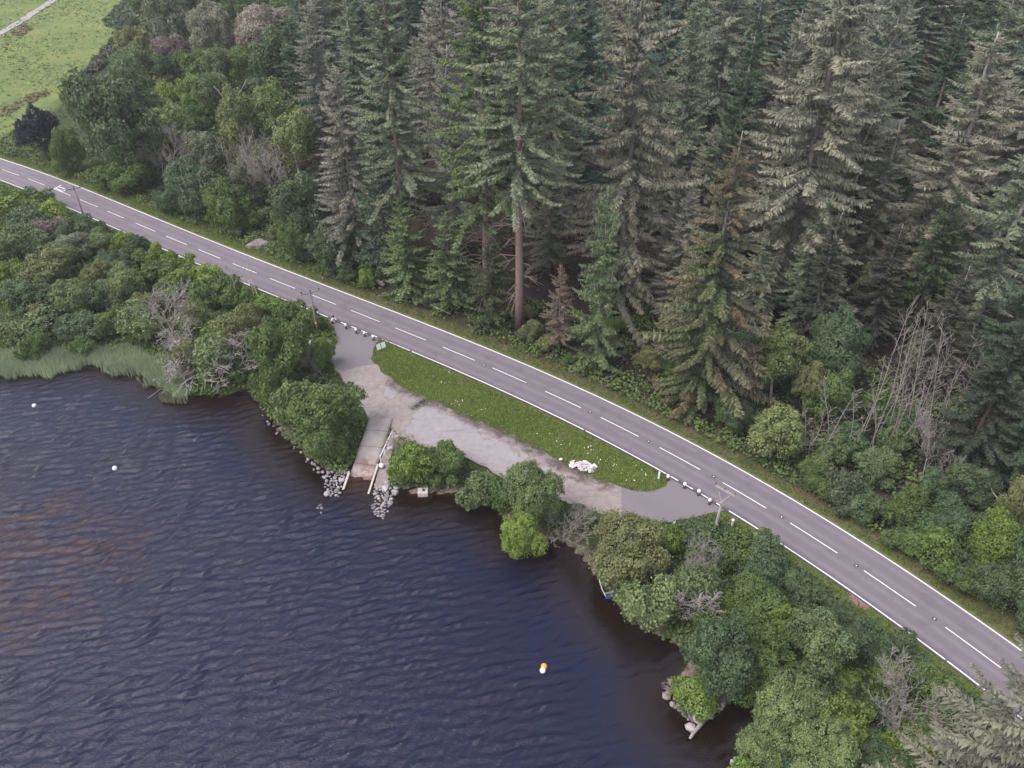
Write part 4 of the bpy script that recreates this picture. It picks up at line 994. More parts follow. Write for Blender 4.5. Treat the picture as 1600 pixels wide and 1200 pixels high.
# ---- thicket left between road and loch
for kind, x, y, rx, ry, c, lab in [
 ('bush', 15, 322, 30, 24, 'fresh', 'fresh green bush at the left edge just below the road'),
 ('bush', 62, 318, 28, 22, 'mid', 'green bush below the road, second from the left edge'),
 ('bush', 96, 330, 26, 20, 'lime', 'yellowish bush by the road left of the far pole'),
 ('bush', 48, 348, 34, 22, 'teal', 'blue green bush behind the two bushes at the left edge'),
 ('round', 122, 362, 30, 24, 'deep', 'dark green bush at the foot of the far pole'),
 ('bush', 82, 362, 26, 22, 'rose', 'dull brown grey twiggy bush left of the dark bush by the far pole'),
 ('bush', 160, 358, 16, 14, 'deep', 'small dark bush by the road right of the far pole'),
 ('round', 156, 382, 28, 22, 'sage', 'grey green bush below the small dark bush'),
 ('bush', 190, 382, 19, 18, 'lime', 'bright lime bush on the thicket edge near the road'),
 ('bush', 212, 385, 16, 16, 'olive', 'olive bush right of the bright lime bush'),
 ('bush', 231, 384, 17, 17, 'dark', 'very dark small bush touching the white edge line of the road'),
 ('bush', 252, 398, 17, 18, 'lime', 'bright lime bush right of the very dark small bush'),
 ('bush', 275, 405, 16, 15, 'fresh', 'fresh bush at the road edge, right of two lime ones'),
 ('bush', 228, 408, 22, 20, 'mid', 'mid green bush below the very dark small bush'),
 ('round', 186, 414, 30, 24, 'teal', 'blue grey bush in the middle of the left thicket'),
 ('bush', 248, 430, 28, 24, 'mid', 'green rounded bush below the lime bush on the road side'),
 ('bush', 292, 418, 24, 20, 'fresh', 'fresh green bush by the road, left of the yellow green row'),
 ('bush', 328, 432, 24, 20, 'lime', 'yellow green bush by the road in the middle of the row'),
 ('bush', 282, 446, 24, 22, 'fresh', 'leafy bright bush in the second row from the road'),
 ('bush', 312, 465, 26, 22, 'mid', 'mid green bush below the yellow green roadside bush'),
 ('bush', 350, 452, 26, 22, 'mid', 'green bush left of the pale dead stems'),
 ('round', 28, 385, 40, 30, 'sage', 'sage bush at the left edge in the middle of the thicket'),
 ('round', 80, 420, 44, 32, 'olive', 'large olive bush in the left thicket'),
 ('bush', 14, 432, 24, 24, 'fresh', 'light green bush at the left edge of the thicket'),
 ('round', 112, 392, 34, 24, 'grey', 'grey bush right of the large olive bush'),
 ('round', 42, 470, 42, 34, 'teal', 'blue green shadowed bush left in the thicket above the reeds'),
 ('round', 120, 468, 40, 34, 'sage', 'grey green bush in the centre of the left thicket'),
 ('wispy', 70, 510, 50, 34, 'sage', 'wide sage willow scrub behind the reeds at left'),
 ('wispy', 128, 515, 40, 30, 'teal', 'blue grey willow scrub behind the reeds'),
 ('wispy', 15, 515, 34, 28, 'sage', 'sage willow scrub cut by the left edge above the reeds'),
 ('round', 192, 448, 34, 32, 'willow', 'yellowish willow bush right of the centre of the left thicket'),
 ('bush', 234, 478, 24, 22, 'birch', 'pale yellow bush beside the grey dead tree'),
 ('wispy', 216, 508, 42, 38, 'willow', 'dull olive willow above the right end of the reeds'),
 ('bush', 132, 482, 18, 16, 'lime', 'small lime bush deep in the left thicket'),
 ('bush', 168, 512, 24, 22, 'mid', 'green bush above the notch in the reed bed'),
 ('wispy', 304, 498, 34, 32, 'birch', 'olive birch scrub right of the grey dead tree'),
 ('wispy', 330, 560, 42, 44, 'willow', 'dishevelled olive willow at the water with dead branches'),
 ('wispy', 292, 562, 24, 36, 'olive', 'olive shrub at the end of the reed bed'),
 ('wispy', 360, 520, 38, 36, 'olive', 'olive scrub below the pale dead stems'),
 ('bush', 375, 470, 24, 22, 'mid', 'green bush at the foot of the pale dead stems'),
 ('bush', 425, 478, 26, 22, 'fresh', 'bright bush below the small white road sign'),
 ('bush', 452, 490, 24, 20, 'mid', 'green bush between the small white road sign and the wooden pole'),
 ('bush', 482, 502, 20, 20, 'mid', 'green bush left against the wooden pole'),
 ('bush', 398, 458, 16, 14, 'fresh', 'small fresh bush under the small white road sign'),
 ('bush', 502, 556, 20, 24, 'fresh', 'light green bush at the foot of the wooden pole'),
 ('bush', 388, 505, 26, 24, 'olive', 'olive bush left of the round green tree'),
 ('bush', 262, 470, 18, 18, 'sage', 'sage bush just left of the grey dead tree'),
 ('round', 160, 430, 28, 26, 'olive', 'olive bush between the blue grey bush and the yellowish willow bush'),
]:
    leafy('thicket_shrub', 'shrub', kind, x, y, rx, ry, G[c], lab, 'brown', .02)

def acc_north(a, b, fld=False):
    def f(q):
        d, s_, _ = seg_dist(q, CL); return (s_ > 0) & (d > a) & (d < b) & ~inside(q, FIELD)
    return f
lay_np = [tuple(p) for p in LAYBY]
def acc_south(q):
    d, s_, _ = seg_dist(q, CL); w = inside(q, WATER); l_ = inside(q, lay_np); i_ = inside(q, ISLAND); sl_ = inside(q, SLIP); sp_ = inside(q, pth)
    return (s_ < 0) & (d > 4.6) & ~w & ~l_ & ~i_ & ~sl_ & ~sp_ & (q[:, 1] > 22)
# ---- shrubs that fill the forest edge and the lower right thicket
fr = random.Random(33)
taken = [(o.location.x, o.location.y) for o in col.objects if o.parent is None and o.get('category') in ('tree', 'shrub')]
CW = dict(deep='dark green', mid='green', teal='blue green', sage='sage', olive='olive', fresh='fresh green')
def fill(n, rule, box, lo, hi, tail, grp, dmin, cols):
    got = []
    for _ in range(n * 80):
        if len(got) >= n: break
        x, y = fr.uniform(*box[:2]), fr.uniform(*box[2:])
        if not rule(np.array([(x, y)]))[0] or any((x - a) ** 2 + (y - b) ** 2 < dmin ** 2 for a, b in taken): continue
        taken.append((x, y)); got.append((x, y))
    got.sort(key=lambda q: q[0])
    for i, (x, y) in enumerate(got):
        c = fr.choice(cols); a = fr.uniform(lo, hi); b = a * fr.uniform(.75, 1.1); m, pa, pb = pick('fill', CROWNS['bush'] + CROWNS['round'][:3] if a > 2 else CROWNS['bush'])
        o = thing('leafy_shrub', f'{CW[c]} shrub {tail}, {ORD[i]} from the left', 'shrub', (x, y, H(x, y)), 0, grp)
        link('foliage', m, o, (0, 0, b * .8), fr.random() * 6.28, (a / pa, a / pa, b / pb), tuple(q * fr.uniform(.9, 1.1) for q in G[c])); link('stem', pick('trunk', TRUNKS), o, (0, 0, -.1), 0, (b, b, b * 1.1), BARKS['brown'])
fill(62, acc_north(5.4, 24), (14, 80, 20, 110), 1.3, 2.6, 'in the forest edge right of the big spruce', 'shrubs of the right forest edge', 1.9, ['deep', 'mid', 'teal', 'sage', 'mid', 'olive'])
fill(24, acc_north(5.8, 16), (-62, 14, 80, 150), .8, 1.7, 'along the forest edge left of the big spruce', 'shrubs of the middle forest edge', 2.0, ['deep', 'mid', 'olive', 'fresh'])
acc_fs = lambda q: acc_south(q) & (seg_dist(q, CL)[0] > 6.6) & (seg_dist(q, LAYBY, True)[0] > 2.4)
fill(26, acc_fs, (18, 48, 32, 62), 1.1, 2.2, 'in the lower right thicket below the road', 'shrubs of the lower right thicket', 1.8, ['deep', 'mid', 'teal', 'fresh', 'sage'])
fill(34, acc_fs, (-95, -28, 86, 165), 1.0, 2.0, 'filling the left thicket below the road', 'shrubs filling the left thicket', 2.1, ['mid', 'sage', 'olive', 'teal', 'fresh'])
fill(40, lambda q: acc_north(9, 130)(q) & (q[:, 0] < -.27 * q[:, 1]) & (q[:, 0] > -.42 * q[:, 1]), (-150, -28, 105, 290), 2.0, 4.2, 'filling the wood at the upper left', 'shrubs filling the upper left wood', 4.2, ['mid', 'sage', 'olive', 'teal', 'deep'])

# ---- dead wood: bare trees, dead stems, tangles
for protos, x, y, h, lab, c, lx, ly, wid, base in [
 (BARE, 268, 545, 8.0, 'grey bare dead tree in the left thicket', 'pale', .05, 0, 1.0, 5),
 (LEANER, 378, 484, 8.5, 'leftmost pale dead stem by the round green tree', 'pale', -.35, 0, .8, 7),
 (LEANER, 398, 482, 8.5, 'middle pale dead stem by the round green tree', 'pale', -.15, .1, .8, 7),
 (LEANER, 412, 486, 8.5, 'right-hand pale dead stem by the round green tree', 'pale', .0, .1, .8, 7),
 (TANGLE, 335, 580, 5.6, 'tangle of grey dead branches under the dishevelled willow', 'pale', .3, .2, 1.1, 3),
 (TANGLE, 372, 585, 5.2, 'tangle of grey dead branches at the water left of the round green tree', 'pale', -.3, .2, 1.1, 3),
 (TANGLE, 302, 560, 4.6, 'tangle of pale twigs at the end of the reed bed', 'pale', -.3, .0, 1.1, 3),
 (BARE, 638, 708, 3.6, 'straw coloured dry shrub beside the slipway rail', 'straw', 0, .1, 1.1, 5),
 (BARE, 882, 838, 4.8, 'pale bare bush between the feathery willow and the large olive willow', 'dead', .1, .1, 1.1, 5),
 (TANGLE, 1095, 975, 4.2, 'pale bare crooked branches behind the big tree on the point', 'dead', .1, -.1, 1.2, 3),
 (BARE, 1120, 925, 5.0, 'grey bare treetop beside the half-dead tree', 'dead', 0, 0, 1.0, 5),
 (BARE, 1388, 1172, 6.2, 'big bare grey tree with spreading twigs in the lower right thicket', 'dead', 0, .05, 1.05, 5),
 (TANGLE, 1060, 1105, 2.2, 'tangle of washed-up branches on the rocky point', 'dead', -.9, .5, 1.0, 3),
 (BARE, 258, 296, 10.5, 'bare pale tree with crooked arms right of the grey roadside post', 'dead', .1, 0, .9, 5),
 (BARE, 388, 312, 10.0, 'bare pale undergrowth tree beneath the birches', 'dead', -.1, 0, .9, 5),
 (BARE, 436, 325, 11.0, 'bare white branched tree left of the dark roadside tree', 'pale', .05, 0, .8, 5),
 (BARE, 505, 590, 4.0, 'grey bare twigs above the broad green tree by the slipway', 'dead', 0, 0, 1.0, 5),
 (BARE, 1440, 752, 7.5, 'single white dead sapling right of the dead stems', 'pale', .1, 0, .55, 5),
 (BARE, 1478, 770, 5.0, 'white broken bare tree right of the single white sapling', 'pale', .4, 0, .7, 5),
]:
    bare('bare_tree', 'dead tree', protos, x, y, h, lab, c, lx, ly, wid, base)
for i, (bx, by, ty, lx) in enumerate(sorted([(1356,690,470,0),(1372,690,492,.0),(1382,695,500,.01),(1396,690,488,-.01),(1408,700,520,.02),(1425,690,505,.03),(1388,715,560,.02),(1332,715,612,.0),(1308,718,610,.0),(1300,718,640,-.02),(1268,700,655,.0),(1345,705,560,.01),(1415,705,560,.04),(1362,722,590,.0),(1364,692,480,.02),(1376,700,500,.0),(1402,690,500,.03),(1416,700,500,.02),(1318,716,600,.01),(1290,716,640,.0),(1380,705,540,-.01),(1436,700,540,.04)])):
    p = at(1372 + (bx - 1372) * 1.55, by + (i * 7) % 23 - 12); hh = height_from(p, ty)
    o = thing('dead_stem', f'slender leafless grey stem in the stand of dead trees, {ORD[i]} from the left', 'dead tree', p, 0, 'stand of slender dead stems')
    link('stem', SNAG[i % 4], o, (0, 0, -.2), (0, lx, i * 1.7), (1.0, 1.0, hh / 14), (.25, .228, .212))
def log(name, label, pts, r0, r1, colr, cat='log', group=None):
    o = link(name, MB().tube(pts, [r0 + (r1 - r0) * i / (len(pts) - 1) for i in range(len(pts))], 7).mesh(name, M_BARK, True), color=colr)
    return tag(o, label, cat, group)
def gpts(px, dz): return [at(x, y) + Vector((0, 0, dz)) for x, y in px]
LOGC = (.20, .14, .125)
log('fallen_log', 'short reddish fallen log on the verge, left of the other fallen log', gpts([(582,437),(590,443),(601,450)], .45), .42, .30, LOGC)
log('fallen_log', 'reddish fallen log below the light green low spruce', gpts([(620,457),(629,461),(637,465)], .40), .34, .26, LOGC)
log('fallen_log', 'long pale fallen trunk lying along the forest edge', gpts([(647,467),(668,477),(685,485),(704,493)], .30), .24, .13, (.30, .265, .245))
log('floating_log', 'longer dark driftwood pole floating off the reed bed', [Vector(plane(x, y, WZ + .08)) for x, y in ((283,591),(262,601),(246,612),(231,623))], .12, .06, (.16, .14, .13))
log('floating_log', 'shorter pale driftwood pole floating off the reed bed', [Vector(plane(x, y, WZ + .12)) for x, y in ((274,599),(262,608),(250,617))], .14, .09, (.36, .33, .31))
log('beached_log', 'bleached tree trunk lying across the stones of the inlet', [Vector(plane(x, y, WZ + .35)) for x, y in ((1103,1122),(1093,1134),(1083,1146),(1078,1154))], .22, .12, (.24, .225, .215))
log('beached_log', 'grey weathered trunk on the bank at the bottom edge of the inlet', [Vector(plane(x, y, WZ + .3)) for x, y in ((1158,1184),(1166,1193),(1176,1204))], .30, .22, (.22, .205, .195))
log('roadside_post', 'thin grey leaning post beside the largest oak', [at(219, 296), at(219, 296) + Vector((-.5, 0, 3.0)), at(219, 296) + Vector((-1.2, 0, 6.2))], .10, .06, (.40, .37, .36), 'post')

# ---- ground plants nobody could count
def scatter(name, n, region, acc, leaf, hgt, colr, seed, mat=None, up=0.0, kind='stuff', lift=0.0, clump=None, patch=False):
    g = np.random.default_rng(seed); P = []
    x0, x1, y0, y1 = region; got = 0
    for _ in range(40):
        q = np.stack([g.uniform(x0, x1, n * 2), g.uniform(y0, y1, n * 2)], 1)
        q = q[acc(q)]
        if clump: c = np.sin(q[:, 0] * clump) * np.sin(q[:, 1] * clump * 1.1 + .5) + .5 * np.sin(q[:, 0] * clump * 2.7 + 1) * np.sin(q[:, 1] * clump * 2.3); q = q[g.random(len(q)) < np.clip(.55 + .7 * c, .08, 1)]
        P.append(q); got += len(q)
        if got >= n: break
    P = np.vstack(P)[:n]; m = len(P)
    z = terrain(P); hh_ = hgt * (.2 + .8 * g.random(m)) * (.6 + .4 * np.sin(P[:, 0] * .8) * np.sin(P[:, 1] * .7 + 1))
    hh_ = np.maximum(hh_, .03)
    if up:       # upright blades
        s = hgt * (.6 + .5 * g.random(m)); d = unit(np.column_stack([g.normal(0, .22, m), g.normal(0, .22, m), np.ones(m)]))
        nn = unit(np.column_stack([g.normal(size=m), g.normal(size=m), np.zeros(m)])); V, F = cards(np.column_stack([P, np.maximum(z, WZ - .1) + lift]) + d * (s * .5)[:, None], nn, d, s, np.full(m, leaf))
        v = g.random(m)
        if patch: v = np.clip(.5 * v + .5 * (.5 + .5 * np.sin(P[:, 0] * .35 + 1.5 * np.sin(P[:, 1] * .5)) * np.cos(P[:, 1] * .6)), 0, 1)
    else:
        nn = unit(np.column_stack([g.normal(0, .6, m), g.normal(0, .6, m), np.ones(m)])); s = leaf * (.6 + .8 * g.random(m))
        V, F = cards(np.column_stack([P, z + hh_ + lift]), nn, g.normal(size=(m, 3)), s * 1.2, s * .85); v = np.clip(.25 + .5 * hh_ / hgt + .4 * (g.random(m) - .4), 0, 1)
    o = link(name, mesh_np(name, V, [F], mat or M_LEAF, dict(v=np.repeat(v, 4))), color=colr)
    return tag(o, kind=kind)
acc_left = lambda q: acc_north(12, 150)(q) & (q[:, 0] < -.30 * q[:, 1]) & (q[:, 0] > -.43 * q[:, 1])
tag(scatter('hill_scrub', 26000, (-150, -25, 100, 330), acc_left, .6, 1.6, (.12, .16, .07), 50, clump=.25), 'green scrub filling the gaps between the trees on the upper left')
tag(scatter('undergrowth', 44000, (-115, 60, 30, 175), lambda q: acc_north(5.2, 34)(q) & ((q[:, 0] > 14) | (seg_dist(q, CL)[0] < 17)), .34, 1.2, (.105, .15, .05), 51, clump=.55), 'low green undergrowth along the forest edge')
tag(scatter('forest_undergrowth', 16000, (-120, 130, 60, 260), acc_north(14, 70), .55, .9, (.040, .056, .030), 52, clump=.3), 'dark undergrowth on the forest floor')
tag(scatter('brambles', 60000, (-110, 50, 22, 160), acc_south, .30, 1.1, (.10, .145, .05), 53, clump=.5), 'low green brambles between road and loch')
g1 = lambda q: inside(q, ISLAND) | ((seg_dist(q, isl_edge)[0] < .35 + .35 * np.sin(q[:, 0] * 2.1) * np.sin(q[:, 1] * 1.7)))
tag(scatter('verge_grass', 15000, (-20, 25, 55, 100), g1, .10, .34, (.185, .25, .066), 54, up=1, patch=True), 'short grass on the island between road and lay-by')
def acc_v(q):
    d, s_, _ = seg_dist(q, CL); return (((s_ > 0) & (d > 3.75) & (d < 6.2)) | ((s_ < 0) & (d > 3.8) & (d < 6.8))) & ~inside(q, lay_np) & ~inside(q, ISLAND)
tag(scatter('roadside_grass', 26000, (-110, 52, 36, 172), acc_v, .10, .32, (.125, .16, .055), 55, up=1), 'roadside grass along both verges')
fl = NT('flower_white'); fl.princ((.78, .78, .62), .7); M_FLOWER = fl.m
fc = [plane(x, y)[:2] for x, y in ((868,690),(880,700),(858,688),(850,700),(840,685),(955,720),(950,728),(962,735),(985,748),(1000,752),(1005,745),(940,725),(920,705),(720,630),(745,640),(700,620),(690,600),(970,712),(895,690),(1010,756))]
def acc_f(q):
    dd = np.min([np.hypot(q[:, 0] - c[0], q[:, 1] - c[1]) for c in fc], 0); return inside(q, ISLAND) & (np.random.default_rng(3).random(len(q)) < np.exp(-(dd / 1.0) ** 2) + .01)
tag(scatter('white_flowers', 100, (-20, 25, 55, 100), acc_f, .115, .40, (1, 1, 1), 56, M_FLOWER, lift=.25), 'white flower heads in the grass island')
REED = [plane(x, y, WZ)[:2] for x, y in ((-60,552),(0,548),(60,556),(110,552),(160,548),(235,556),(285,590),(300,618),(282,622),(240,604),(205,586),(185,583),(165,577),(141,573),(120,578),(95,586),(70,592),(40,588),(0,589),(-60,594))]
def acc_reed(q):
    d = seg_dist(q, REED, True)[0]; i_ = inside(q, REED); nz = np.sin(q[:, 0] * .9) * np.sin(q[:, 1] * 1.3 + .4 * q[:, 0]) + .6 * np.sin(q[:, 0] * 2.3 + 1) * np.sin(q[:, 1] * 2.9)
    s_ = np.where(i_, d, -d) + .9 * nz; return np.random.default_rng(8).random(len(q)) < np.clip(.18 + s_ * .35, 0, 1) * (s_ > -1.6)
tag(scatter('reeds', 30000, (-92, -33, 74, 107), acc_reed, .10, 1.45, (.31, .37, .25), 57, up=1, patch=True), 'grey green reed bed standing in the shallow loch')
R2 = [plane(x, y, WZ)[:2] for x, y in ((250,615),(285,612),(290,632),(252,630))]
tag(scatter('reed_tuft', 700, (-60, -35, 76, 95), lambda q: inside(q, R2), .09, .9, (.19, .21, .14), 58, up=1), 'small reed tuft beside the driftwood poles')
BR = [plane(x, y)[:2] for x, y in ((160,40),(180,22),(215,2),(240,-30),(300,-30),(275,20),(230,40),(190,55))]
tag(scatter('bracken', 9000, (-190, -80, 230, 400), lambda q: inside(q, BR), .9, 1.4, (.075, .115, .066), 59), 'bluish green bracken at the edge of the far field')
HG = [plane(x, y)[:2] for x, y in ((128,118),(150,92),(180,62),(196,55),(200,70),(180,90),(160,108),(140,118))]
tag(scatter('rough_hedge', 4500, (-160, -90, 190, 300), lambda q: inside(q, HG), .7, 1.6, (.080, .098, .062), 60), 'rough grey green growth along the field edge')
def acc_fld(q): return inside(q, FIELD)
tag(scatter('field_edge_weeds', 5000, (-140, -85, 165, 215), lambda q: inside(q, [plane(x, y)[:2] for x, y in ((-20,232),(0,238),(90,285),(85,235),(75,175),(40,195))]), .45, .8, (.070, .110, .050), 61), 'green weeds between the field and the road')
tag(scatter('field_tussocks', 12000, (-260, -70, 165, 420), acc_fld,   .75, .30, (.19, .24, .085), 62, clump=.12), 'rough tussocks of grass in the far field')
tag(scatter('field_heath', 1300, (-190, -90, 165, 300), lambda q: inside(q, [plane(x, y)[:2] for x, y in ((0,172),(40,152),(74,140),(78,148),(45,162),(10,180),(0,186))]) | inside(q, [plane(x, y)[:2] for x, y in ((15,52),(40,38),(52,44),(30,60))]), .6, .7, (.17, .16, .085), 63), 'brownish heath streak across the far field')
# ------------------------------------------------------------------ stones
def rock_mesh(seed):
    r = random.Random(seed); import bmesh
    bm = bmesh.new(); bmesh.ops.create_icosphere(bm, subdivisions=1, radius=.5)
    for v in bm.verts: v.co *= r.uniform(.72, 1.18); v.co.z *= .72
    me = bpy.data.meshes.new('stone'); bm.to_mesh(me); bm.free(); me.materials.append(M_ROCK); return me
ROCKS = [rock_mesh(600 + i) for i in range(7)]
def rocks(n, pxs, lo, hi, label, group, seed, z0=None, colr=(.27, .25, .25)):
    r = random.Random(seed); poly = [plane(x, y, WZ)[:2] for x, y in pxs]; A = np.array(poly); c = 0; placed = []
    for _ in range(n * 60):
        if c >= n: break
        x, y = r.uniform(A[:, 0].min(), A[:, 0].max()), r.uniform(A[:, 1].min(), A[:, 1].max())
        if not inside([(x, y)], poly)[0]: continue
        s = lo + (hi - lo) * r.random() ** 1.8
        if any((x - a) ** 2 + (y - b) ** 2 < (.36 * (s + t)) ** 2 for a, b, t in placed): continue
        placed.append((x, y, s)); z = max(H(x, y), WZ - .02) + s * .12 + r.uniform(-.02, .08)
        k = r.uniform(.6, 1.3)
        o = link('stone', ROCKS[c % 7], None, (x, y, z), (r.uniform(-.3, .3), r.uniform(-.3, .3), r.random() * 6.28), (s * r.uniform(.9, 1.3), s * r.uniform(.75, 1.05), s * r.uniform(.7, 1.0)), tuple(q * k for q in colr))
        tag(o, label, 'stone', group); c += 1
rocks(62, [(508,737),(545,733),(547,742),(535,758),(530,776),(512,776),(506,755)], .28, .85, 'pale stone in the heap left of the slipway', 'stones left of the slipway', 1)
rocks(9, [(480,715),(500,728),(506,740),(494,738),(478,722)], .3, .7, 'pale stone on the shore below the broad green tree', 'stones below the broad green tree', 2)
rocks(4, [(496,788),(505,788),(503,803),(496,803)], .35, .8, 'dark wet stone off the left heap', 'wet stones off the left heap', 3, colr=(.16, .14, .14))
rocks(80, [(585,756),(612,752),(622,764),(610,785),(606,800),(598,812),(588,806),(580,795),(586,780)], .28, .85, 'pale stone in the heap right of the slipway', 'stones right of the slipway', 4)
rocks(5, [(604,752),(624,762),(620,773),(602,766)], .7, 1.2, 'flat pale slab at the top of the right stone heap', 'flat slabs of the right heap', 5, colr=(.30, .275, .265))
rocks(22, [(1060,1108),(1078,1128),(1110,1118),(1130,1105),(1128,1098),(1098,1112),(1070,1100)], .35, .95, 'grey stone on the bank at the mouth of the inlet', 'stones at the mouth of the inlet', 6, colr=(.24, .225, .22))
rocks(12, [(1036,1070),(1062,1062),(1066,1105),(1046,1108)], .4, 1.1, 'grey stone on the rocky point left of the bright green bush', 'stones on the rocky point', 7, colr=(.25, .22, .20))
rocks(12, [(1148,1180),(1172,1150),(1180,1158),(1160,1200),(1145,1210)], .3, .8, 'pale stone at the bottom edge of the inlet', 'stones at the far bank of the inlet', 8, colr=(.34, .32, .31))
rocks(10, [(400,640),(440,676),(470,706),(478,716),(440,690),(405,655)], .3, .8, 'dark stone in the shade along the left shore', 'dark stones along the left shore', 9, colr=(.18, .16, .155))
p = Vector(plane(1079, 1136, WZ + .3)); tag(link('stone', ROCKS[2], None, p, .4, (1.05, 1.0, .8), (.30, .28, .27)), 'large pale round stone in front of the drainpipe ring', 'stone')
# concrete ring at the mouth of the inlet
p = Vector(plane(1090, 1122, WZ + .25)); ring = MB().lathe([(.36, 0), (.52, 0), (.52, .5), (.36, .5), (.36, .06)], 14)
o = link('drain_pipe', ring.mesh('drain_pipe', M_POLEG, True), None, p, (R(35), 0, .4)); tag(o, 'short concrete pipe ring among the stones at the inlet', 'pipe')
# stones on the verge bank by the forest
rocks_c = 0
p = at(404, 385); bank = MB()
import bmesh
bm = bmesh.new(); bmesh.ops.create_icosphere(bm, subdivisions=3, radius=1); rr_ = random.Random(4)
for v in bm.verts: v.co *= 1 + .22 * math.sin(v.co.x * 5 + 1) * math.sin(v.co.y * 4) + rr_.uniform(-.05, .05)
me = bpy.data.meshes.new('earth_bank'); bm.to_mesh(me); bm.free(); me.materials.append(M_ROCK)
tag(link('earth_bank', me, None, p + Vector((0, 0, .2)), .3, (2.0, 1.2, .95), (.20, .175, .17)), 'heap of pale earth and stones on the verge left of the forest', 'earth heap')

# ------------------------------------------------------------------ slipway rail
r0, r1 = Vector((*plane(613, 676, .2)[:2], 0)), Vector((*plane(594, 716, -.3)[:2], 0))
r0.z = H(r0.x, r0.y) + .1; r1.z = H(r1.x, r1.y) + .35
rail = thing('handrail', 'white handrail running down the right side of the slipway', 'handrail', r0)
d = r1 - r0
link('rail', MB().tube([Vector((0, 0, .95)), d * .5 + Vector((0, 0, .92)), d + Vector((0, 0, .70))], .055, 8).mesh('rail', M_WHITE, True), rail)
post = MB().box((0, 0, .2), (.11, .11, 1.5)).mesh('post', M_WHITE)
for t in (0.02, .33, .66, .98): link('post', post, rail, d * t + Vector((0, 0, -.1)))
foot = MB().lathe([(.22, 0), (.24, .1), (.2, .42), (.08, .5)], 10).mesh('foot_block', M_SLAB)
bx = MB().box((0, 0, .2), (.62, .42, .40)).mesh('footing', M_SLAB)
for t, s in ((.02, .9), (.5, .9)): link('footing', bx, rail, d * t + Vector((.42, 0, -.1)), .4, s)
# white drum-like float at the rail's foot
p = r1 + Vector((.05, -.55, -.25)); p.z = H(p.x, p.y) + .12
dr_ = thing('mooring_buoy', 'white plastic float lying at the foot of the slipway handrail', 'float', p); dr_.scale = (.72, .72, .72)
link('body', MB().lathe([(.12, 0), (.34, .06), (.40, .3), (.40, .62), (.3, .84), (.1, .9)], 14).mesh('body', M_WHITE, True), dr_, (0, .15, .28), (R(70), 0, .5))
link('band', MB().lathe([(.405, .38), (.415, .40), (.415, .5), (.405, .52)], 14).mesh('band', M_GREY, True), dr_, (0, .15, .28), (R(70), 0, .5))
# concrete block standing at the water
p = Vector((*plane(661, 772, WZ)[:2], WZ - .3)); cb = thing('concrete_block', 'square pale concrete block standing in the shallows right of the slipway', 'block', p, .05)
link('block_body', MB().box((0, 0, .42), (1.15, .95, .85)).mesh('block_body', M_KERB), cb)
link('iron_ring', MB().lathe([(.08, .0), (.16, .0), (.16, .04), (.08, .04)], 10).mesh('iron_ring', M_BLACK), cb, (.1, .05, .85))

# ------------------------------------------------------------------ boat
p = Vector((*plane(949, 918, WZ)[:2], WZ)); boat = thing('rowing_boat', 'small dark boat with blue transom moored under the grey olive willow', 'boat', p, R(14))
def hull_ring(y, w, zb, zt): return [(-w, y, zt), (-w * .86, y, zb), (w * .86, y, zb), (w, y, zt)]
rings = [hull_ring(-1.25, .62, -.12, .36), hull_ring(-.4, .70, -.14, .36), hull_ring(.7, .62, -.12, .40), hull_ring(1.5, .36, -.02, .48), hull_ring(1.95, .06, .15, .56)]
mb = MB(); V = [q for rg in rings for q in rg]; F = []
for i in range(4):
    for j in range(3): a = i * 4 + j; F.append((a, a + 1, a + 5, a + 4))
F.append((0, 3, 2, 1)); Vi = [(x * .92, y * .96, z + (.07 if z < .3 else 0)) for x, y, z in V]; k = len(V)
F += [(a + k, d_ + k, c_ + k, b_ + k) for a, b_, c_, d_ in F[:12]] + [(k, k + 1, k + 2, k + 3)]
link('hull', mb.add(V + Vi, F).mesh('hull', M_HULL), boat)
link('transom', MB().box((0, -1.29, .13), (1.28, .07, .54)).mesh('transom', M_BLUE), boat)
for sg in (-1, 1): link('gunwale', MB().tube([(sg * .64, -1.28, .39), (sg * .72, -.4, .39), (sg * .64, .7, .43), (sg * .38, 1.5, .51), (sg * .05, 1.97, .6)], .05, 5).mesh('gunwale', M_KERB if sg < 0 else M_GREY), boat)
for y, w in ((-.85, 1.1), (.2, 1.2)): link('thwart', MB().box((0, y, .24), (w, .24, .05)).mesh('thwart', M_POLE), boat)
# buoys
def buoy(px, py, r, mat, label):
    p = Vector((*plane(px, py, WZ)[:2], WZ)); o = thing('buoy', label, 'buoy', p)
    link('float', MB().lathe([(r * math.sin(math.pi * max(i, .05) / 10), r * .55 - r * math.cos(math.pi * i / 10)) for i in range(10)] + [(r * .12, r * 1.55)], 14).mesh('float', mat, True), o)
    link('mooring_eye', MB().lathe([(r * .12, r * 1.5), (r * .16, r * 1.62), (r * .10, r * 1.74), (.01, r * 1.75)], 8).mesh('mooring_eye', M_GREY, True), o)
buoy(54, 635, .26, M_WHITE, 'white buoy floating furthest left, off the reed bed')
buoy(180, 733, .28, M_WHITE, 'white buoy floating alone on the open loch')
buoy(850, 1043, .30, M_ORANGE, 'orange buoy floating on the dark loch')
buoy(848, 1049, .27, M_WHITE, 'white buoy touching the orange buoy')

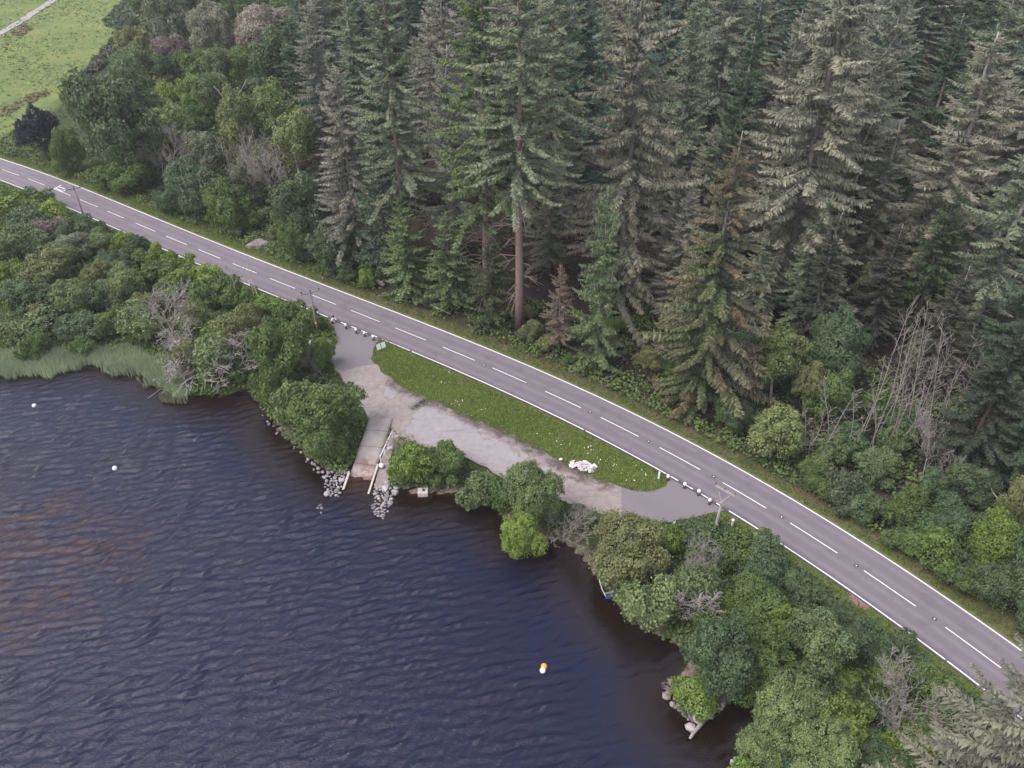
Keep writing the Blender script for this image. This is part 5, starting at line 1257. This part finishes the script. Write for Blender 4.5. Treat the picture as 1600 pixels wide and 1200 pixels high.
# ------------------------------------------------------------------ bollards, marker posts, signs
b_body = MB().lathe([(.165, -.1), (.165, .52), (.16, .56)], 12).mesh('post', flat_mat('bollard_base', (.16, .11, .105), .7, .2), True)
b_top = MB().lathe([(.165, .50), (.19, .58), (.195, .70), (.16, .80), (.09, .87), (.02, .89)], 12).mesh('white_cap', M_WHITE, True)
labs = ['first', 'second', 'third', 'fourth']
def bollard(px, py, label, group):
    p = at(px, py); o = thing('bollard', label, 'bollard', p + Vector((0, 0, .03)), 0, group); link('post', b_body, o); link('white_cap', b_top, o)
for i, q in enumerate([(541,514),(557,521),(570,526),(583.5,532)]): bollard(*q, f'white-topped bollard at the left lay-by entrance, {labs[i]} from the wooden pole', 'bollards at the left entrance')
bollard(520, 506, 'white-topped bollard beside the striped marker post at the wooden pole', 'bollards at the left entrance')
for i, q in enumerate([(1043,751),(1069,763),(1091,774),(1108,788)]): bollard(*q, f'white-topped bollard at the right lay-by exit, {labs[i]} from the grassy island', 'bollards at the right exit')
def marker(px, py, h, label, band=True):
    p = at(px, py); o = thing('marker_post', label, 'marker post', p, R(-30)); link('post', MB().box((0, 0, h / 2), (.20, .12, h)).mesh('post', M_WHITE), o)
    if band: link('reflector', MB().box((0, -.065, h * .8), (.12, .012, .18)).mesh('reflector', M_RED), o)
    return o
marker(1029, 748, 1.05, 'white marker post at the right tip of the grassy island', False)
o = marker(1143, 824, 1.05, 'white marker post right of the pole with the braced crossarm', False)
link('round_cap', MB().lathe([(.16, 0), (.18, .12), (.1, .24), (.02, .26)], 10).mesh('round_cap', M_WHITE, True), o, (0, 0, 1.0))
o = marker(498, 498, 1.1, 'white marker post just right of the wooden pole'); link('round_cap', MB().lathe([(.13, 0), (.15, .1), (.08, .2), (.02, .22)], 10).mesh('round_cap', M_WHITE, True), o, (0, 0, 1.05))
p = at(522, 503); o = thing('marker_post', 'black and white striped marker post at the left lay-by entrance', 'marker post', p, R(-30))
for i in range(4): link('stripe', MB().box((0, 0, .14 + .27 * i), (.3, .16, .268)).mesh('stripe', M_BLACK if i % 2 else M_WHITE), o)
link('side_plate', MB().box((.36, 0, .62), (.26, .05, .3)).mesh('side_plate', M_WHITE), o); link('bracket', MB().box((.2, 0, .62), (.16, .04, .06)).mesh('bracket', M_GREY), o)
def sign(px, py, w, h, zc, rz, label, double=False, mark=False, tilt=0.0, posts=1):
    p = at(px, py); o = thing('sign', label, 'sign', p, rz)
    n = 2 if double else 1
    for i in range(n):
        x = (i - .5) * (w + .10) if double else 0
        b = link('sign_panel', MB().box((0, 0, 0), (w, .04, h)).mesh('sign_panel', M_WHITE), o, (x, -.06, zc), (tilt - R(14), 0, 0))
        if mark:
            link('red_mark', MB().box((0, -.024, 0), (w * .12, .008, h * .5), 0, 0).mesh('red_mark', M_RED), b)
            link('red_mark', MB().box((w * .1, -.024, -.1), (w * .14, .008, h * .12)).mesh('red_mark', M_RED), b)
    for i in range(posts): link('post', MB().box((0, 0, (zc + h * .3) / 2), (.09, .07, zc + h * .3)).mesh('post', M_BLACK), o, ((i - (posts - 1) / 2) * w * .7, 0, 0))
sign(596, 549, .62, .82, .95, R(38), 'pair of white sign panels on a post at the left tip of the grassy island', True)
sign(1049, 833, .9, 1.05, 1.0, R(52), 'leaning white sign with a red mark at the lay-by exit', False, True, R(12))
sign(487, 552, .55, .72, 1.9, R(-40), 'small white sign among the leaves by the round green tree')
o = sign(392, 448, .55, .70, .9, R(40), 'small white road sign on the edge line above the bright bushes')
# heap of pale slabs by the grass island
rs = random.Random(9)
for i in range(30):
    t = rs.random(); x = 893 + 32 * t + rs.gauss(0, 2.5); y = 724 + 11 * t + rs.gauss(0, 2.8); p = at(x, y)
    big = rs.random() ** 2; q = link('broken_slab', MB().box((0, 0, 0), (.35 + .7 * big, .25 + .45 * big, .08 + .06 * rs.random())).mesh('broken_slab', M_SLAB), None, p + Vector((0, 0, .1 + .45 * rs.random() * (1 - abs(t - .5)))), (rs.gauss(0, .3), rs.gauss(0, .3), rs.random() * 6.28))
    tag(q, 'pale broken slab in the white heap by the grassy island', 'slab', 'pale slabs of the white heap')
p = at(876, 719); tag(link('litter_bag', ROCKS[4], None, p + Vector((0, 0, .15)), .3, (.55, .4, .4), (.75, .74, .73)), 'small white lump lying alone left of the white slab heap', 'lump')

# ------------------------------------------------------------------ overhead line poles
def pole(px, py, h, lean, arm_rz, label, mat, braces=False, arm_w=2.6):
    p = at(px, py); o = thing('utility_pole', label, 'utility pole', p, 0)
    o.rotation_euler = (0, lean, 0)
    hp = h * .78 if braces else h
    link('pole_shaft', MB().tube([(0, 0, -.4), (0, 0, hp * .5), (0, 0, hp)], [.17, .15, .125], 10).mesh('pole_shaft', mat, True), o)
    ca, sa = math.cos(arm_rz), math.sin(arm_rz); A = lambda t, z: (ca * t, sa * t, z)
    link('crossarm', MB().box((0, 0, 0), (arm_w, .12, .14)).mesh('crossarm', mat), o, (0, -.16, h - .05), arm_rz)
    ins = MB().lathe([(.05, 0), (.10, .05), (.06, .11), (.11, .17), (.05, .24), (.02, .28)], 8).mesh('insulator', M_RED if braces else M_BLACK, True)
    for t in (-.47, 0, .47): link('insulator', ins, o, A(arm_w * t, h + .03))
    if braces:
        for sg in (-1, 1): link('brace', MB().tube([(0, 0, hp - .15), A(sg * arm_w * .36, h - .1)], .075, 6).mesh('brace', M_POLEG), o)
        link('lower_arm', MB().box((0, 0, 0), (1.1, .12, .12)).mesh('lower_arm', M_POLE), o, (-.3, -.2, hp - .1), arm_rz); link('insulator', ins, o, (-.75, -.3, hp))
    else:
        for sg in (-1, 1): link('brace', MB().tube([(0, -.1, h - .75), A(sg * arm_w * .30, h - .1)], .035, 5).mesh('brace', M_GREY), o)
    link('number_plate', MB().box((0, -.165, 0), (.24, .02, .34)).mesh('number_plate', M_YEL), o, (0, 0, 2.4))
pole(1113, 843, 7.3, R(1.5), R(-42), 'silvery pole with braced crossarm and red insulators at the lay-by exit', M_POLEG, True, 2.3)
pole(498, 526, 7.4, R(-1), R(28), 'brown wooden pole with yellow plate at the left lay-by entrance', M_POLE)
pole(138, 357, 7.6, R(-1), R(32), 'furthest wooden pole standing in the thicket at far left', M_POLE)
# ------------------------------------------------------------------ thin evening haze
hz = NT('thin_haze'); vol = hz.n('ShaderNodeVolumePrincipled'); vol.inputs['Color'].default_value = (.86, .87, .90, 1); vol.inputs['Density'].default_value = .00017
hz.nt.links.new(vol.outputs[0], hz.out.inputs['Volume'])
tag(link('haze', MB().box((0, 450, 32), (2100, 1900, 100)).mesh('haze', hz.m)), 'thin even haze over the loch and forest', kind='stuff')
